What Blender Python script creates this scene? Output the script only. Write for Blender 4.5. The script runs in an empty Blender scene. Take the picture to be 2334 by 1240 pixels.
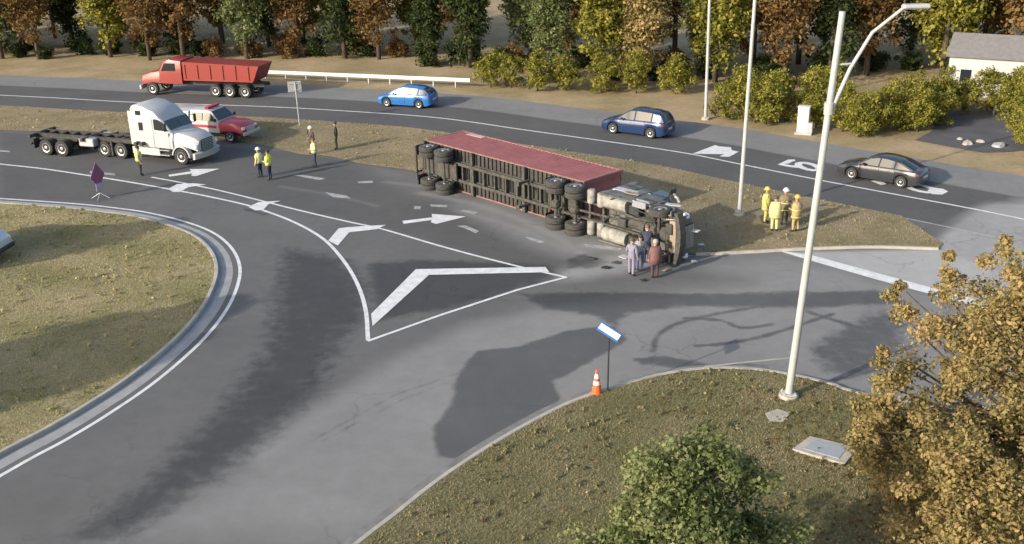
import bpy, bmesh, math, random
import numpy as np
from mathutils import Vector, Matrix, geometry

random.seed(7); rng = np.random.default_rng(11)
scene = bpy.context.scene
col = scene.collection
rad = math.radians

# ------------------------------------------------------------------ camera
PW, PH = 2334, 1240                       # pixel frame of the photograph
F_PX, PITCH, ROLL, CAM_H = 2415.0, rad(21.4), rad(-1.2), 17.1
fw = Vector((0, math.cos(PITCH), -math.sin(PITCH))); rt = Vector((1, 0, 0)); up = rt.cross(fw)
cr = math.cos(ROLL) * rt + math.sin(ROLL) * up
cu = -math.sin(ROLL) * rt + math.cos(ROLL) * up
cam_d = bpy.data.cameras.new('camera'); cam = bpy.data.objects.new('camera', cam_d); col.objects.link(cam)
cam_d.sensor_width = 36; cam_d.lens = F_PX / PW * 36; cam_d.clip_end = 3000
M = Matrix((cr, cu, -fw)).transposed().to_4x4(); M.translation = (0, 0, CAM_H)
cam.matrix_world = M
scene.camera = cam

# ------------------------------------------------------------------ light
SUN_EL, SUN_AZ = rad(21), rad(216)        # azimuth of the sun from +X, anticlockwise
sd = Vector((math.cos(SUN_AZ) * math.cos(SUN_EL), math.sin(SUN_AZ) * math.cos(SUN_EL), math.sin(SUN_EL)))
w = bpy.data.worlds.new('World'); scene.world = w; w.use_nodes = True
nt = w.node_tree; bg = nt.nodes['Background']
sky = nt.nodes.new('ShaderNodeTexSky'); sky.sky_type = 'NISHITA'; sky.sun_disc = False
sky.sun_elevation = SUN_EL; sky.sun_rotation = math.atan2(sd.x, sd.y) % (2 * math.pi)
sky.air_density = 1.0; sky.dust_density = 2.5; sky.ozone_density = 1.0
nt.links.new(sky.outputs[0], bg.inputs[0]); bg.inputs[1].default_value = 0.15
sun_d = bpy.data.lights.new('sun', 'SUN'); sun_d.energy = 3.1; sun_d.angle = rad(0.6); sun_d.color = (1, .93, .82)
sun = bpy.data.objects.new('sun', sun_d); col.objects.link(sun)
sun.rotation_euler = (-sd).to_track_quat('-Z', 'Y').to_euler(); sun.location = (0, 0, 60)
scene.view_settings.view_transform = 'Standard'; scene.view_settings.look = 'None'
scene.view_settings.exposure = 0.7; scene.view_settings.gamma = 1

# ------------------------------------------------------------------ helpers
def G(px, py, z=0.0):
    d = fw + ((px - PW / 2) * cr - (py - PH / 2) * cu) / F_PX
    t = (z - CAM_H) / d.z
    return Vector((d.x * t, d.y * t, z))
def GL(pts, z=0.0): return [G(a, b, z) for a, b in pts]

def smooth_line(pts, step=0.5, closed=False):
    P = [Vector((p[0], p[1])) for p in pts]; out = []; n = len(P)
    for i in range(n if closed else n - 1):
        p0 = P[(i - 1) % n] if closed or i > 0 else P[0] * 2 - P[1]
        p1, p2 = P[i], P[(i + 1) % n]
        p3 = P[(i + 2) % n] if closed or i + 2 < n else P[-1] * 2 - P[-2]
        k = max(1, int((p2 - p1).length / step))
        for j in range(k):
            t = j / k
            out.append(.5 * ((2 * p1) + (p2 - p0) * t + (2 * p0 - 5 * p1 + 4 * p2 - p3) * t * t + (3 * p1 - p0 - 3 * p2 + p3) * t ** 3))
    if not closed: out.append(P[-1])
    return out

def tag(o, label=None, cat=None, group=None, kind=None):
    if label: o['label'] = label
    if cat: o['category'] = cat
    if group: o['group'] = group
    if kind: o['kind'] = kind
    return o
def empty(name, loc=(0, 0, 0), rz=0):
    o = bpy.data.objects.new(name, None); o.empty_display_size = .3; col.objects.link(o)
    o.location = loc; o.rotation_euler = (0, 0, rz); return o

class MB:
    """collects shapes, then links them as one mesh object"""
    def __init__(s): s.v = []; s.f = []; s.m = []; s.mi = 0
    def add(s, vs, fs, mi=None):
        b = len(s.v); s.v += [tuple(v) for v in vs]
        for f in fs: s.f.append(tuple(b + i for i in f)); s.m.append(s.mi if mi is None else mi)
        return s
    def box(s, c, d, ch=0.0, rot=None, mi=None):
        cx, cy, cz = c; hx, hy, hz = d[0] / 2, d[1] / 2, d[2] / 2
        ch = min(ch, hx * .9, hy * .9, hz * .9)
        vs = []; idx = {}
        if ch <= 0:
            for i in (-1, 1):
                for j in (-1, 1):
                    for k in (-1, 1): vs.append(Vector((i * hx, j * hy, k * hz)))
            fs = [(0, 1, 3, 2), (4, 6, 7, 5), (0, 4, 5, 1), (2, 3, 7, 6), (0, 2, 6, 4), (1, 5, 7, 3)]
        else:
            for i in (-1, 1):
                for j in (-1, 1):
                    for k in (-1, 1):
                        for a in range(3):
                            p = [i * hx, j * hy, k * hz]
                            for q in range(3):
                                if q != a: p[q] -= (i, j, k)[q] * ch
                            idx[(i, j, k, a)] = len(vs); vs.append(Vector(p))
            fs = []
            for a in range(3):
                o = [q for q in range(3) if q != a]
                for sg in (-1, 1):
                    q = []
                    for (u, t) in ((-1, -1), (1, -1), (1, 1), (-1, 1)):
                        k = [0, 0, 0]; k[a] = sg; k[o[0]] = u; k[o[1]] = t; q.append(idx[(*k, a)])
                    fs.append(q)
                for u in (-1, 1):
                    for t in (-1, 1):
                        def kk(sg): 
                            k = [0, 0, 0]; k[a] = sg; k[o[0]] = u; k[o[1]] = t; return tuple(k)
                        fs.append((idx[(*kk(-1), o[0])], idx[(*kk(1), o[0])], idx[(*kk(1), o[1])], idx[(*kk(-1), o[1])]))
            for i in (-1, 1):
                for j in (-1, 1):
                    for k in (-1, 1): fs.append(tuple(idx[(i, j, k, a)] for a in range(3)))
        if rot is not None: vs = [rot @ v for v in vs]
        return s.add([v + Vector(c) for v in vs], fs, mi)
    def tube(s, pts, r, n=8, caps=True, mi=None):
        P = [Vector(p) for p in pts]; R = r if isinstance(r, (list, tuple)) else [r] * len(P)
        vs = []; fs = []; prev = None
        for i, p in enumerate(P):
            t = (P[min(i + 1, len(P) - 1)] - P[max(i - 1, 0)])
            t = t.normalized() if t.length > 1e-9 else Vector((0, 0, 1))
            a = prev - t * prev.dot(t) if prev is not None else (Vector((0, 0, 1)) if abs(t.z) < .9 else Vector((1, 0, 0))).cross(t)
            if a.length < 1e-6: a = Vector((1, 0, 0)).cross(t)
            a.normalize(); b = t.cross(a); prev = a
            for k in range(n):
                an = 2 * math.pi * k / n; vs.append(p + (a * math.cos(an) + b * math.sin(an)) * R[i])
        for i in range(len(P) - 1):
            for k in range(n): fs.append((i * n + k, i * n + (k + 1) % n, (i + 1) * n + (k + 1) % n, (i + 1) * n + k))
        if caps: fs.append(tuple(range(n - 1, -1, -1))); fs.append(tuple(range((len(P) - 1) * n, len(P) * n)))
        return s.add(vs, fs, mi)
    def lathe(s, prof, axis='z', n=20, c=(0, 0, 0), mi=None):
        vs = []; fs = []
        for (r, h) in prof:
            for k in range(n):
                a = 2 * math.pi * k / n; x, y = r * math.cos(a), r * math.sin(a)
                v = (x, y, h) if axis == 'z' else ((x, h, y) if axis == 'y' else (h, x, y))
                vs.append(Vector(v) + Vector(c))
        for i in range(len(prof) - 1):
            for k in range(n): fs.append((i * n + k, i * n + (k + 1) % n, (i + 1) * n + (k + 1) % n, (i + 1) * n + k))
        fs.append(tuple(range(n))); fs.append(tuple(range((len(prof) - 1) * n, len(prof) * n)))
        return s.add(vs, fs, mi)
    def loft(s, rings, caps=True, mi=None):
        n = len(rings[0]); vs = [v for r in rings for v in r]; fs = []
        for i in range(len(rings) - 1):
            for k in range(n): fs.append((i * n + k, i * n + (k + 1) % n, (i + 1) * n + (k + 1) % n, (i + 1) * n + k))
        if caps: fs.append(tuple(range(n - 1, -1, -1))); fs.append(tuple(range((len(rings) - 1) * n, len(rings) * n)))
        return s.add(vs, fs, mi)
    def prism(s, poly, off, mi=None):
        """poly: list of 3-D points, off: vector of extrusion"""
        n = len(poly); o = Vector(off); vs = [Vector(p) for p in poly] + [Vector(p) + o for p in poly]
        fs = [tuple(range(n - 1, -1, -1)), tuple(range(n, 2 * n))] + [(k, (k + 1) % n, n + (k + 1) % n, n + k) for k in range(n)]
        return s.add(vs, fs, mi)
    def mesh(s, name, mats, smooth=False, fix=True):
        me = bpy.data.meshes.new(name); me.from_pydata(s.v, [], s.f)
        for m in (mats if isinstance(mats, (list, tuple)) else [mats]): me.materials.append(m)
        me.polygons.foreach_set('material_index', s.m)
        if fix:
            bm = bmesh.new(); bm.from_mesh(me); bmesh.ops.recalc_face_normals(bm, faces=bm.faces); bm.to_mesh(me); bm.free()
        if smooth:
            me.polygons.foreach_set('use_smooth', [True] * len(me.polygons))
            if smooth != 'all': me.set_sharp_from_angle(angle=rad(smooth if smooth is not True else 40))
        me.update(); return me
    def build(s, name, mats, parent=None, smooth=False, loc=None, fix=True):
        o = bpy.data.objects.new(name, s.mesh(name, mats, smooth, fix)); col.objects.link(o)
        if parent is not None: o.parent = parent
        if loc is not None: o.location = loc
        return o
def inst(name, me, parent=None, loc=(0, 0, 0), rot=None):
    o = bpy.data.objects.new(name, me); col.objects.link(o); o.parent = parent; o.location = loc
    if rot is not None: o.rotation_euler = rot
    return o

# ------------------------------------------------------------------ materials
def mat(name, color, rough=.6, metal=0, noise=.0, nscale=8, bump=0, bscale=60, spec=.5, coat=0, coord='Object'):
    m = bpy.data.materials.new(name); m.use_nodes = True; t = m.node_tree; b = t.nodes['Principled BSDF']
    b.inputs['Base Color'].default_value = (*color, 1); b.inputs['Roughness'].default_value = rough
    b.inputs['Metallic'].default_value = metal; b.inputs['Specular IOR Level'].default_value = spec
    b.inputs['Coat Weight'].default_value = coat
    tc = t.nodes.new('ShaderNodeTexCoord')
    if noise > 0:
        n = t.nodes.new('ShaderNodeTexNoise'); n.inputs['Scale'].default_value = nscale; n.inputs['Detail'].default_value = 6
        n.inputs['Roughness'].default_value = .65
        r = t.nodes.new('ShaderNodeMapRange'); r.inputs[1].default_value = .3; r.inputs[2].default_value = .7
        r.inputs[3].default_value = 1 - noise; r.inputs[4].default_value = 1 + noise * .6
        v = t.nodes.new('ShaderNodeVectorMath'); v.operation = 'SCALE'; v.inputs[0].default_value = color
        t.links.new(tc.outputs[coord], n.inputs[0]); t.links.new(n.outputs[0], r.inputs[0]); t.links.new(r.outputs[0], v.inputs['Scale'])
        t.links.new(v.outputs[0], b.inputs['Base Color'])
    if bump > 0:
        n = t.nodes.new('ShaderNodeTexNoise'); n.inputs['Scale'].default_value = bscale; n.inputs['Detail'].default_value = 4
        u = t.nodes.new('ShaderNodeBump'); u.inputs['Strength'].default_value = bump; u.inputs['Distance'].default_value = .02
        t.links.new(tc.outputs[coord], n.inputs[0]); t.links.new(n.outputs[0], u.inputs['Height']); t.links.new(u.outputs[0], b.inputs['Normal'])
    return m

def asphalt_mat():
    m = bpy.data.materials.new('asphalt'); m.use_nodes = True; t = m.node_tree; L = t.links; N = t.nodes; b = N['Principled BSDF']
    tc = N.new('ShaderNodeTexCoord')
    def noise(scale, det=5, rough=.6, sx=None):
        n = N.new('ShaderNodeTexNoise'); n.inputs['Scale'].default_value = scale; n.inputs['Detail'].default_value = det; n.inputs['Roughness'].default_value = rough
        L.new(tc.outputs['Object'], n.inputs[0]); return n
    def rng_(src, a, b_, c, d):
        r = N.new('ShaderNodeMapRange'); r.inputs[1].default_value = a; r.inputs[2].default_value = b_; r.inputs[3].default_value = c; r.inputs[4].default_value = d
        L.new(src, r.inputs[0]); return r.outputs[0]
    def math_(op, a, b_):
        q = N.new('ShaderNodeMath'); q.operation = op
        for i, x in enumerate((a, b_)):
            if isinstance(x, (int, float)): q.inputs[i].default_value = x
            else: L.new(x, q.inputs[i])
        return q.outputs[0]
    tone = N.new('ShaderNodeAttribute'); tone.attribute_name = 'tone'
    wet_shade = N.new('ShaderNodeAttribute'); wet_shade.attribute_name = 'wet_shade'
    big = rng_(noise(.22, 6).outputs[0], .3, .7, .90, 1.10)
    mid = rng_(noise(1.6, 6, .7).outputs[0], .3, .7, .93, 1.07)
    fine = rng_(noise(55, 3, .7).outputs[0], .3, .7, .82, 1.18)
    dn = noise(.9, 4); dv = N.new('ShaderNodeVectorMath'); dv.operation = 'SCALE'; dv.inputs['Scale'].default_value = 1.6; L.new(dn.outputs[1], dv.inputs[0])
    av = N.new('ShaderNodeVectorMath'); av.operation = 'ADD'; L.new(tc.outputs['Object'], av.inputs[0]); L.new(dv.outputs[0], av.inputs[1])
    vo = N.new('ShaderNodeTexVoronoi'); vo.feature = 'DISTANCE_TO_EDGE'; vo.inputs['Scale'].default_value = .21; L.new(av.outputs[0], vo.inputs[0])
    crack = rng_(vo.outputs['Distance'], .004, .014, 0, 1)
    cm = rng_(noise(.16, 3).outputs[0], .46, .6, 1, 0)          # cracks only in some areas
    crk = math_('SUBTRACT', 1.0, math_('MULTIPLY', math_('SUBTRACT', 1.0, crack), math_('MULTIPLY', math_('SUBTRACT', 1.0, cm), .2)))
    spk = rng_(noise(9, 4, .8).outputs[0], .62, .74, 1.0, .86)   # drips and small scuffs
    val = math_('MULTIPLY', math_('MULTIPLY', math_('MULTIPLY', tone.outputs['Fac'], big), math_('MULTIPLY', mid, fine)), math_('MULTIPLY', crk, spk))
    wn = rng_(noise(1.9, 7, .6).outputs[0], .35, .65, -.13, .13)
    wf = math_('ADD', wet_shade.outputs['Fac'], wn)
    r2 = N.new('ShaderNodeMapRange'); r2.interpolation_type = 'SMOOTHSTEP'
    r2.inputs[1].default_value = .25; r2.inputs[2].default_value = .75; r2.inputs[3].default_value = 0; r2.inputs[4].default_value = 1
    L.new(wf, r2.inputs[0])
    wet_shade_f = math_('MULTIPLY', r2.outputs[0], math_('MINIMUM', math_('MULTIPLY', wet_shade.outputs['Fac'], 3.0), 1.0))
    dark = math_('MULTIPLY', val, .46)
    mx = N.new('ShaderNodeMix'); mx.data_type = 'FLOAT'
    L.new(wet_shade_f, mx.inputs[0]); L.new(val, mx.inputs[2]); L.new(dark, mx.inputs[3])
    cmb = N.new('ShaderNodeCombineColor')
    L.new(math_('MULTIPLY', mx.outputs[0], 1.0), cmb.inputs[0]); L.new(math_('MULTIPLY', mx.outputs[0], .985), cmb.inputs[1]); L.new(math_('MULTIPLY', mx.outputs[0], .955), cmb.inputs[2])
    L.new(cmb.outputs[0], b.inputs['Base Color'])
    L.new(rng_(wet_shade_f, 0, 1, .88, .62), b.inputs['Roughness'])
    b.inputs['Specular IOR Level'].default_value = .3
    bu = N.new('ShaderNodeBump'); bu.inputs['Strength'].default_value = .35; bu.inputs['Distance'].default_value = .01
    L.new(noise(70, 3).outputs[0], bu.inputs['Height']); L.new(bu.outputs[0], b.inputs['Normal'])
    return m

def grass_mat(name, cols, scale=.35):
    m = bpy.data.materials.new(name); m.use_nodes = True; t = m.node_tree; L = t.links; N = t.nodes; b = N['Principled BSDF']
    tc = N.new('ShaderNodeTexCoord')
    def noise(s, d=6, r=.65):
        n = N.new('ShaderNodeTexNoise'); n.inputs['Scale'].default_value = s; n.inputs['Detail'].default_value = d; n.inputs['Roughness'].default_value = r
        L.new(tc.outputs['Object'], n.inputs[0]); return n.outputs[0]
    rp = N.new('ShaderNodeValToRGB'); el = rp.color_ramp.elements
    el[0].position = .30; el[0].color = (*cols[0], 1); el[1].position = .72; el[1].color = (*cols[-1], 1)
    for i, c in enumerate(cols[1:-1]):
        e = el.new(.30 + .42 * (i + 1) / (len(cols) - 1)); e.color = (*c, 1)
    ad = N.new('ShaderNodeMath'); ad.operation = 'ADD'
    m1 = N.new('ShaderNodeMath'); m1.operation = 'MULTIPLY'; m1.inputs[1].default_value = .62; L.new(noise(scale), m1.inputs[0])
    m2 = N.new('ShaderNodeMath'); m2.operation = 'MULTIPLY'; m2.inputs[1].default_value = .38; L.new(noise(3.5, 8, .75), m2.inputs[0])
    L.new(m1.outputs[0], ad.inputs[0]); L.new(m2.outputs[0], ad.inputs[1]); L.new(ad.outputs[0], rp.inputs[0])
    r = N.new('ShaderNodeMapRange'); r.inputs[1].default_value = .3; r.inputs[2].default_value = .7; r.inputs[3].default_value = .75; r.inputs[4].default_value = 1.2
    L.new(noise(22, 5, .8), r.inputs[0])
    v = N.new('ShaderNodeVectorMath'); v.operation = 'SCALE'; L.new(rp.outputs[0], v.inputs[0]); L.new(r.outputs[0], v.inputs['Scale'])
    L.new(v.outputs[0], b.inputs['Base Color']); b.inputs['Roughness'].default_value = .95; b.inputs['Specular IOR Level'].default_value = .1
    bu = N.new('ShaderNodeBump'); bu.inputs['Strength'].default_value = .8; bu.inputs['Distance'].default_value = .05
    L.new(noise(14, 6, .8), bu.inputs['Height']); L.new(bu.outputs[0], b.inputs['Normal'])
    return m

def leaf_mat(name, cols):
    m = bpy.data.materials.new(name); m.use_nodes = True; t = m.node_tree; L = t.links; N = t.nodes
    for n in list(N): N.remove(n)
    out = N.new('ShaderNodeOutputMaterial'); at = N.new('ShaderNodeAttribute'); at.attribute_name = 'shade'
    rp = N.new('ShaderNodeValToRGB'); el = rp.color_ramp.elements
    el[0].position = 0; el[0].color = (*cols[0], 1); el[1].position = 1; el[1].color = (*cols[-1], 1)
    for i, c in enumerate(cols[1:-1]):
        e = el.new((i + 1) / (len(cols) - 1)); e.color = (*c, 1)
    L.new(at.outputs['Fac'], rp.inputs[0])
    d = N.new('ShaderNodeBsdfDiffuse'); tr = N.new('ShaderNodeBsdfTranslucent'); mx = N.new('ShaderNodeMixShader'); mx.inputs[0].default_value = .3
    L.new(rp.outputs[0], d.inputs[0]); L.new(rp.outputs[0], tr.inputs[0]); L.new(d.outputs[0], mx.inputs[1]); L.new(tr.outputs[0], mx.inputs[2])
    L.new(mx.outputs[0], out.inputs[0]); return m

m_asphalt = asphalt_mat()
m_grass_i = grass_mat('dry_grass_island', [(.19, .185, .08), (.28, .25, .125), (.38, .315, .185), (.45, .375, .245)])
m_grass_c = grass_mat('dull_grass_corner', [(.12, .135, .055), (.175, .17, .08), (.225, .20, .11), (.275, .24, .15)], .5)
m_grass_m = grass_mat('dry_grass_median', [(.15, .135, .065), (.23, .19, .11), (.31, .245, .16), (.37, .29, .21)])
m_grass_f = grass_mat('dry_grass_verge', [(.19, .17, .08), (.30, .24, .13), (.42, .32, .20), (.48, .36, .24)], .2)
m_line = mat('road_paint', (.68, .68, .67), .75, noise=.22, nscale=2.6, bump=.2, bscale=40)
m_line_worn = mat('worn_road_paint', (.36, .36, .36), .8, noise=.45, nscale=3.0)
m_conc = mat('concrete', (.42, .39, .33), .85, noise=.25, nscale=1.5, bump=.3)
m_conc_d = mat('gutter_concrete', (.33, .325, .32), .85, noise=.2, nscale=1.2, bump=.3)
m_seal = mat('crack_sealant', (.05, .05, .052), .6, noise=.3, nscale=4)
m_white = mat('white_truck_paint', (.46, .46, .45), .4, noise=.05, nscale=2, coat=.3)
m_dark = mat('black_steel', (.035, .035, .036), .6, noise=.35, nscale=6)
m_grime = mat('grimy_chassis', (.06, .057, .05), .85, noise=.5, nscale=5, bump=.3)
m_dust = mat('dusty_underbody', (.078, .073, .062), .9, noise=.6, nscale=5, bump=.3)
m_floor = mat('dark_floor_steel', (.045, .043, .04), .85, noise=.5, nscale=4)
m_tyre = mat('tyre_rubber', (.035, .034, .033), .9, noise=.3, nscale=10)
m_tyre_d = mat('dusty_tyre_rubber', (.06, .058, .052), .95, noise=.35, nscale=8)
m_alu = mat('polished_rim', (.55, .56, .58), .38, metal=.7, noise=.15, nscale=12)
m_galv = mat('galvanised_steel', (.46, .46, .44), .5, metal=.15, noise=.12, nscale=3)
m_silver = mat('silver_tank', (.30, .285, .25), .8, metal=0, noise=.5, nscale=4)
m_glass = mat('dark_window_glass', (.02, .025, .028), .08, spec=.8)
m_glass_w = mat('windshield_glass', (.05, .07, .08), .1, spec=.8)
m_red = mat('faded_red_container', (.34, .118, .112), .7, noise=.22, nscale=1.3, bump=.1, bscale=20)
m_red_edge = mat('pale_red_rail', (.27, .135, .115), .8, noise=.3, nscale=3)
m_red_t = mat('red_truck_paint', (.25, .03, .024), .4, noise=.12, coat=.3)
m_fire = mat('rescue_red_paint', (.48, .045, .06), .35, noise=.08, coat=.4)
m_blue = mat('bright_blue_paint', (.035, .17, .46), .22, metal=.15, noise=.05, coat=.6)
m_navy = mat('dark_blue_paint', (.02, .045, .12), .2, metal=.2, noise=.05, coat=.6)
m_char = mat('charcoal_paint', (.05, .053, .06), .22, metal=.3, noise=.05, coat=.6)
m_pale = mat('pale_grey_paint', (.55, .56, .57), .28, metal=.2, noise=.05, coat=.5)
m_green = mat('dark_green_truck_paint', (.125, .125, .108), .75, noise=.55, nscale=2.2, coat=.2)
m_orange = mat('cone_orange', (.85, .13, .03), .5, noise=.1)
m_reflect = mat('cone_band', (.8, .76, .70), .45, noise=.08)
m_pink = mat('pink_sign_face', (.27, .085, .16), .6, noise=.15, nscale=3)
m_pinkw = mat('pale_sign_panel', (.46, .40, .46), .6, noise=.25, nscale=4)
m_grey = mat('grey_sign_back', (.42, .43, .44), .5, metal=.3, noise=.1)
m_glare = mat('painted_white_glare', (.78, .84, .88), .3, noise=.05)  # colour of the glare painted on the tilted panel
m_signb = mat('blue_panel_edge', (.04, .16, .42), .4, noise=.1)
m_lamp_r = mat('red_lens', (.5, .02, .02), .25); m_lamp_o = mat('amber_lens', (.8, .25, .03), .25); m_lamp_w = mat('clear_lens', (.75, .77, .78), .15)
m_bark = mat('bark', (.10, .075, .055), .95, noise=.35, nscale=9, bump=.6, bscale=25)
m_cab = mat('pale_grey_cabinet', (.62, .61, .57), .5, noise=.1, nscale=2)
m_tan = mat('tan_panel', (.30, .23, .165), .7, noise=.25, nscale=4)
m_bldw = mat('pale_building_wall', (.46, .46, .45), .7, noise=.08, nscale=1)
m_roof = mat('dull_roof', (.22, .21, .20), .8, noise=.2, nscale=2)
m_wood = mat('weathered_wood', (.25, .19, .13), .9, noise=.3, nscale=6)

# ------------------------------------------------------------------ ground and roads
def inside_soft(xy, poly, soft):
    """soft mask, 1 inside the polygon; soft is the width in metres of the fading rim"""
    P = np.array([(p[0], p[1]) for p in poly]); Q = np.roll(P, -1, 0)
    d2 = np.full(len(xy), 1e9); ins = np.zeros(len(xy), bool)
    for a, b in zip(P, Q):
        ab = b - a; t = np.clip(((xy - a) @ ab) / max(ab @ ab, 1e-9), 0, 1)
        d2 = np.minimum(d2, ((xy - a - t[:, None] * ab) ** 2).sum(1))
        c = ((a[1] > xy[:, 1]) != (b[1] > xy[:, 1])); 
        with np.errstate(divide='ignore', invalid='ignore'):
            ins ^= c & (xy[:, 0] < (b[0] - a[0]) * (xy[:, 1] - a[1]) / (b[1] - a[1]) + a[0])
    s = np.sqrt(d2) * np.where(ins, 1, -1)
    x = np.clip(s / soft * .5 + .5, 0, 1); return x * x * (3 - 2 * x)
def near_line(xy, line, width, soft):
    P = np.array([(p[0], p[1]) for p in line]); d2 = np.full(len(xy), 1e9)
    for a, b in zip(P[:-1], P[1:]):
        ab = b - a; t = np.clip(((xy - a) @ ab) / max(ab @ ab, 1e-9), 0, 1)
        d2 = np.minimum(d2, ((xy - a - t[:, None] * ab) ** 2).sum(1))
    x = np.clip((width - np.sqrt(d2)) / soft + .5, 0, 1); return x * x * (3 - 2 * x)
def sheet(name, X, Y, z, material, tone=None, wet_shade=None, keep=None):
    """a grid of points X, Y (2-D arrays) at height z"""
    n, k = X.shape; v = np.stack([X.ravel(), Y.ravel(), np.broadcast_to(z, X.shape).ravel()], 1)
    i = np.arange(n * k).reshape(n, k); f = np.stack([i[:-1, :-1], i[1:, :-1], i[1:, 1:], i[:-1, 1:]], -1).reshape(-1, 4)
    if keep is not None: f = f[keep[f].all(1)]
    me = bpy.data.meshes.new(name); me.from_pydata(v.tolist(), [], f.tolist()); me.materials.append(material)
    for nm, val in (('tone', tone), ('wet_shade', wet_shade)):
        if val is not None:
            a = me.attributes.new(nm, 'FLOAT', 'POINT'); a.data.foreach_set('value', np.ascontiguousarray(val, dtype=np.float32))
    bm = bmesh.new(); bm.from_mesh(me); bmesh.ops.recalc_face_normals(bm, faces=bm.faces)
    if bm.faces[0].normal.z < 0: bmesh.ops.reverse_faces(bm, faces=bm.faces)
    bm.to_mesh(me); bm.free()
    o = bpy.data.objects.new(name, me); col.objects.link(o); return o
def flat(name, poly, z, material, parent=None):
    vs = [(p[0], p[1], z) for p in poly]; tr = geometry.tessellate_polygon([[Vector((p[0], p[1], 0)) for p in poly]])
    b = MB(); b.add(vs, [tuple(t) for t in tr]); me = b.mesh(name, material)
    if me.polygons[0].normal.z < 0: me.flip_normals()
    o = bpy.data.objects.new(name, me); col.objects.link(o); o.parent = parent; return o
def offset(line, d):
    out = []
    for i, p in enumerate(line):
        a = line[max(i - 1, 0)]; b = line[min(i + 1, len(line) - 1)]; t = Vector((b[0] - a[0], b[1] - a[1])).normalized()
        out.append(Vector((p[0], p[1])) + Vector((-t.y, t.x)) * d)
    return out
def ribbon(name, line, width, z, material, parent=None, d=0.0):
    a = offset(line, d + width / 2); b = offset(line, d - width / 2); n = len(line); m = MB()
    m.add([(p.x, p.y, z) for p in a] + [(p.x, p.y, z) for p in b], [(i, n + i, n + i + 1, i + 1) for i in range(n - 1)])
    me = m.mesh(name, material)
    if me.polygons[0].normal.z < 0: me.flip_normals()
    o = bpy.data.objects.new(name, me); col.objects.link(o); o.parent = parent; return o
def sweep(name, line, prof, material, parent=None):
    """prof: (offset to the left, height) points"""
    m = MB(); rings = []; offs = {}
    for (o, h) in prof: offs[o] = offset(line, o)
    m.loft([[(offs[o][i].x, offs[o][i].y, h) for (o, h) in prof] for i in range(len(line))])
    return m.build(name, material, parent, smooth=30)

# terrain sheet out to the horizon
gx = np.concatenate([[-900, -400, -200], np.linspace(-100, 100, 60), [200, 400, 900]]); gy = np.concatenate([[-300, -100], np.linspace(-30, 180, 60), [300, 600, 1500]])
X, Y = np.meshgrid(gx, gy); ground = sheet('ground', X, Y, np.full(X.shape, -.06), m_grass_f); tag(ground, kind='structure')

# centre of the paved highway: its near lane line
HL = smooth_line(GL([(-260, 205), (100, 222), (300, 233), (600, 243), (800, 254), (1000, 269), (1200, 297), (1400, 325), (1560, 349), (1700, 377), (1880, 413), (2050, 445), (2200, 473), (2310, 495)]) + [Vector((33.5, 41)), Vector((44, 30.5))], .6)
# paved ramp and turning lanes
X, Y = np.meshgrid(np.arange(-48, 46, .15), np.arange(8, 80, .15)); xy = np.stack([X.ravel(), Y.ravel()], 1)
hx = np.array([p.x for p in HL]); hy = np.array([p.y for p in HL])
near_side = xy[:, 1] < np.interp(xy[:, 0], hx, hy) + .5          # the sheet stops under the highway
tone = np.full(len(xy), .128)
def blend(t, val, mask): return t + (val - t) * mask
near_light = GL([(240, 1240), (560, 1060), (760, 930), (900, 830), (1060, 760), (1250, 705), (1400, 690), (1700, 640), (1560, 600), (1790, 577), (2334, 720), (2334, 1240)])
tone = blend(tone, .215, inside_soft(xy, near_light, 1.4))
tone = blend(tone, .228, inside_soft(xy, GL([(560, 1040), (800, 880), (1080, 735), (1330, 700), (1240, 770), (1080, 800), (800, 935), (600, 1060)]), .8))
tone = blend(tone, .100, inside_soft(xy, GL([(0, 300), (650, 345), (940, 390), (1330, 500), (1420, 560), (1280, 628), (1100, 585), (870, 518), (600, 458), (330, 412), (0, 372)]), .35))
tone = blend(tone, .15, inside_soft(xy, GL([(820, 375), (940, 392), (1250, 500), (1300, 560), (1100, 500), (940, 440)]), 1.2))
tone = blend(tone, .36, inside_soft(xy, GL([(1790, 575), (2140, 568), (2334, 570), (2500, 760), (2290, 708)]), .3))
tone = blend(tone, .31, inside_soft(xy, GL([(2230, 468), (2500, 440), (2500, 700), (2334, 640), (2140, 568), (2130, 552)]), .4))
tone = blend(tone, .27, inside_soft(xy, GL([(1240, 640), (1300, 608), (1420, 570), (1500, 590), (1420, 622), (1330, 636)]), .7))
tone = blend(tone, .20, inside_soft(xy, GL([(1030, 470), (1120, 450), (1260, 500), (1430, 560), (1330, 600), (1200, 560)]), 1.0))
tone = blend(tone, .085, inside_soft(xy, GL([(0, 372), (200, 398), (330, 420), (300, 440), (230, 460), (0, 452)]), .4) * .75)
# pale absorbent and dust dragged along the overturned rig
for ln, wd, am in (([(960, 440), (1100, 470), (1230, 520), (1330, 580)], .25, .5), ([(1040, 480), (1180, 520), (1290, 570)], .16, .4), ([(1330, 560), (1420, 570), (1520, 590)], .3, .7), ([(1270, 630), (1380, 600), (1480, 600)], .22, .7), ([(880, 415), (960, 425), (1040, 445)], .2, .4), ([(640, 425), (760, 445), (860, 470)], .1, .35), ([(1420, 610), (1560, 590), (1680, 578)], .12, .5)):
    tone = blend(tone, .28, near_line(xy, smooth_line(GL(ln), .4), wd, .5) * am)
wet_shade = np.zeros(len(xy))  # darkening mask: wet stains, tracks and painted cast shadows
wet_shade = np.maximum(wet_shade, inside_soft(xy, GL([(1400, 742), (1300, 752), (1180, 790), (1085, 800), (1040, 860), (1030, 920), (985, 980), (1000, 1040), (1080, 1050), (1180, 985), (1282, 925), (1262, 868), (1300, 850), (1430, 775)]), .35))
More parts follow.
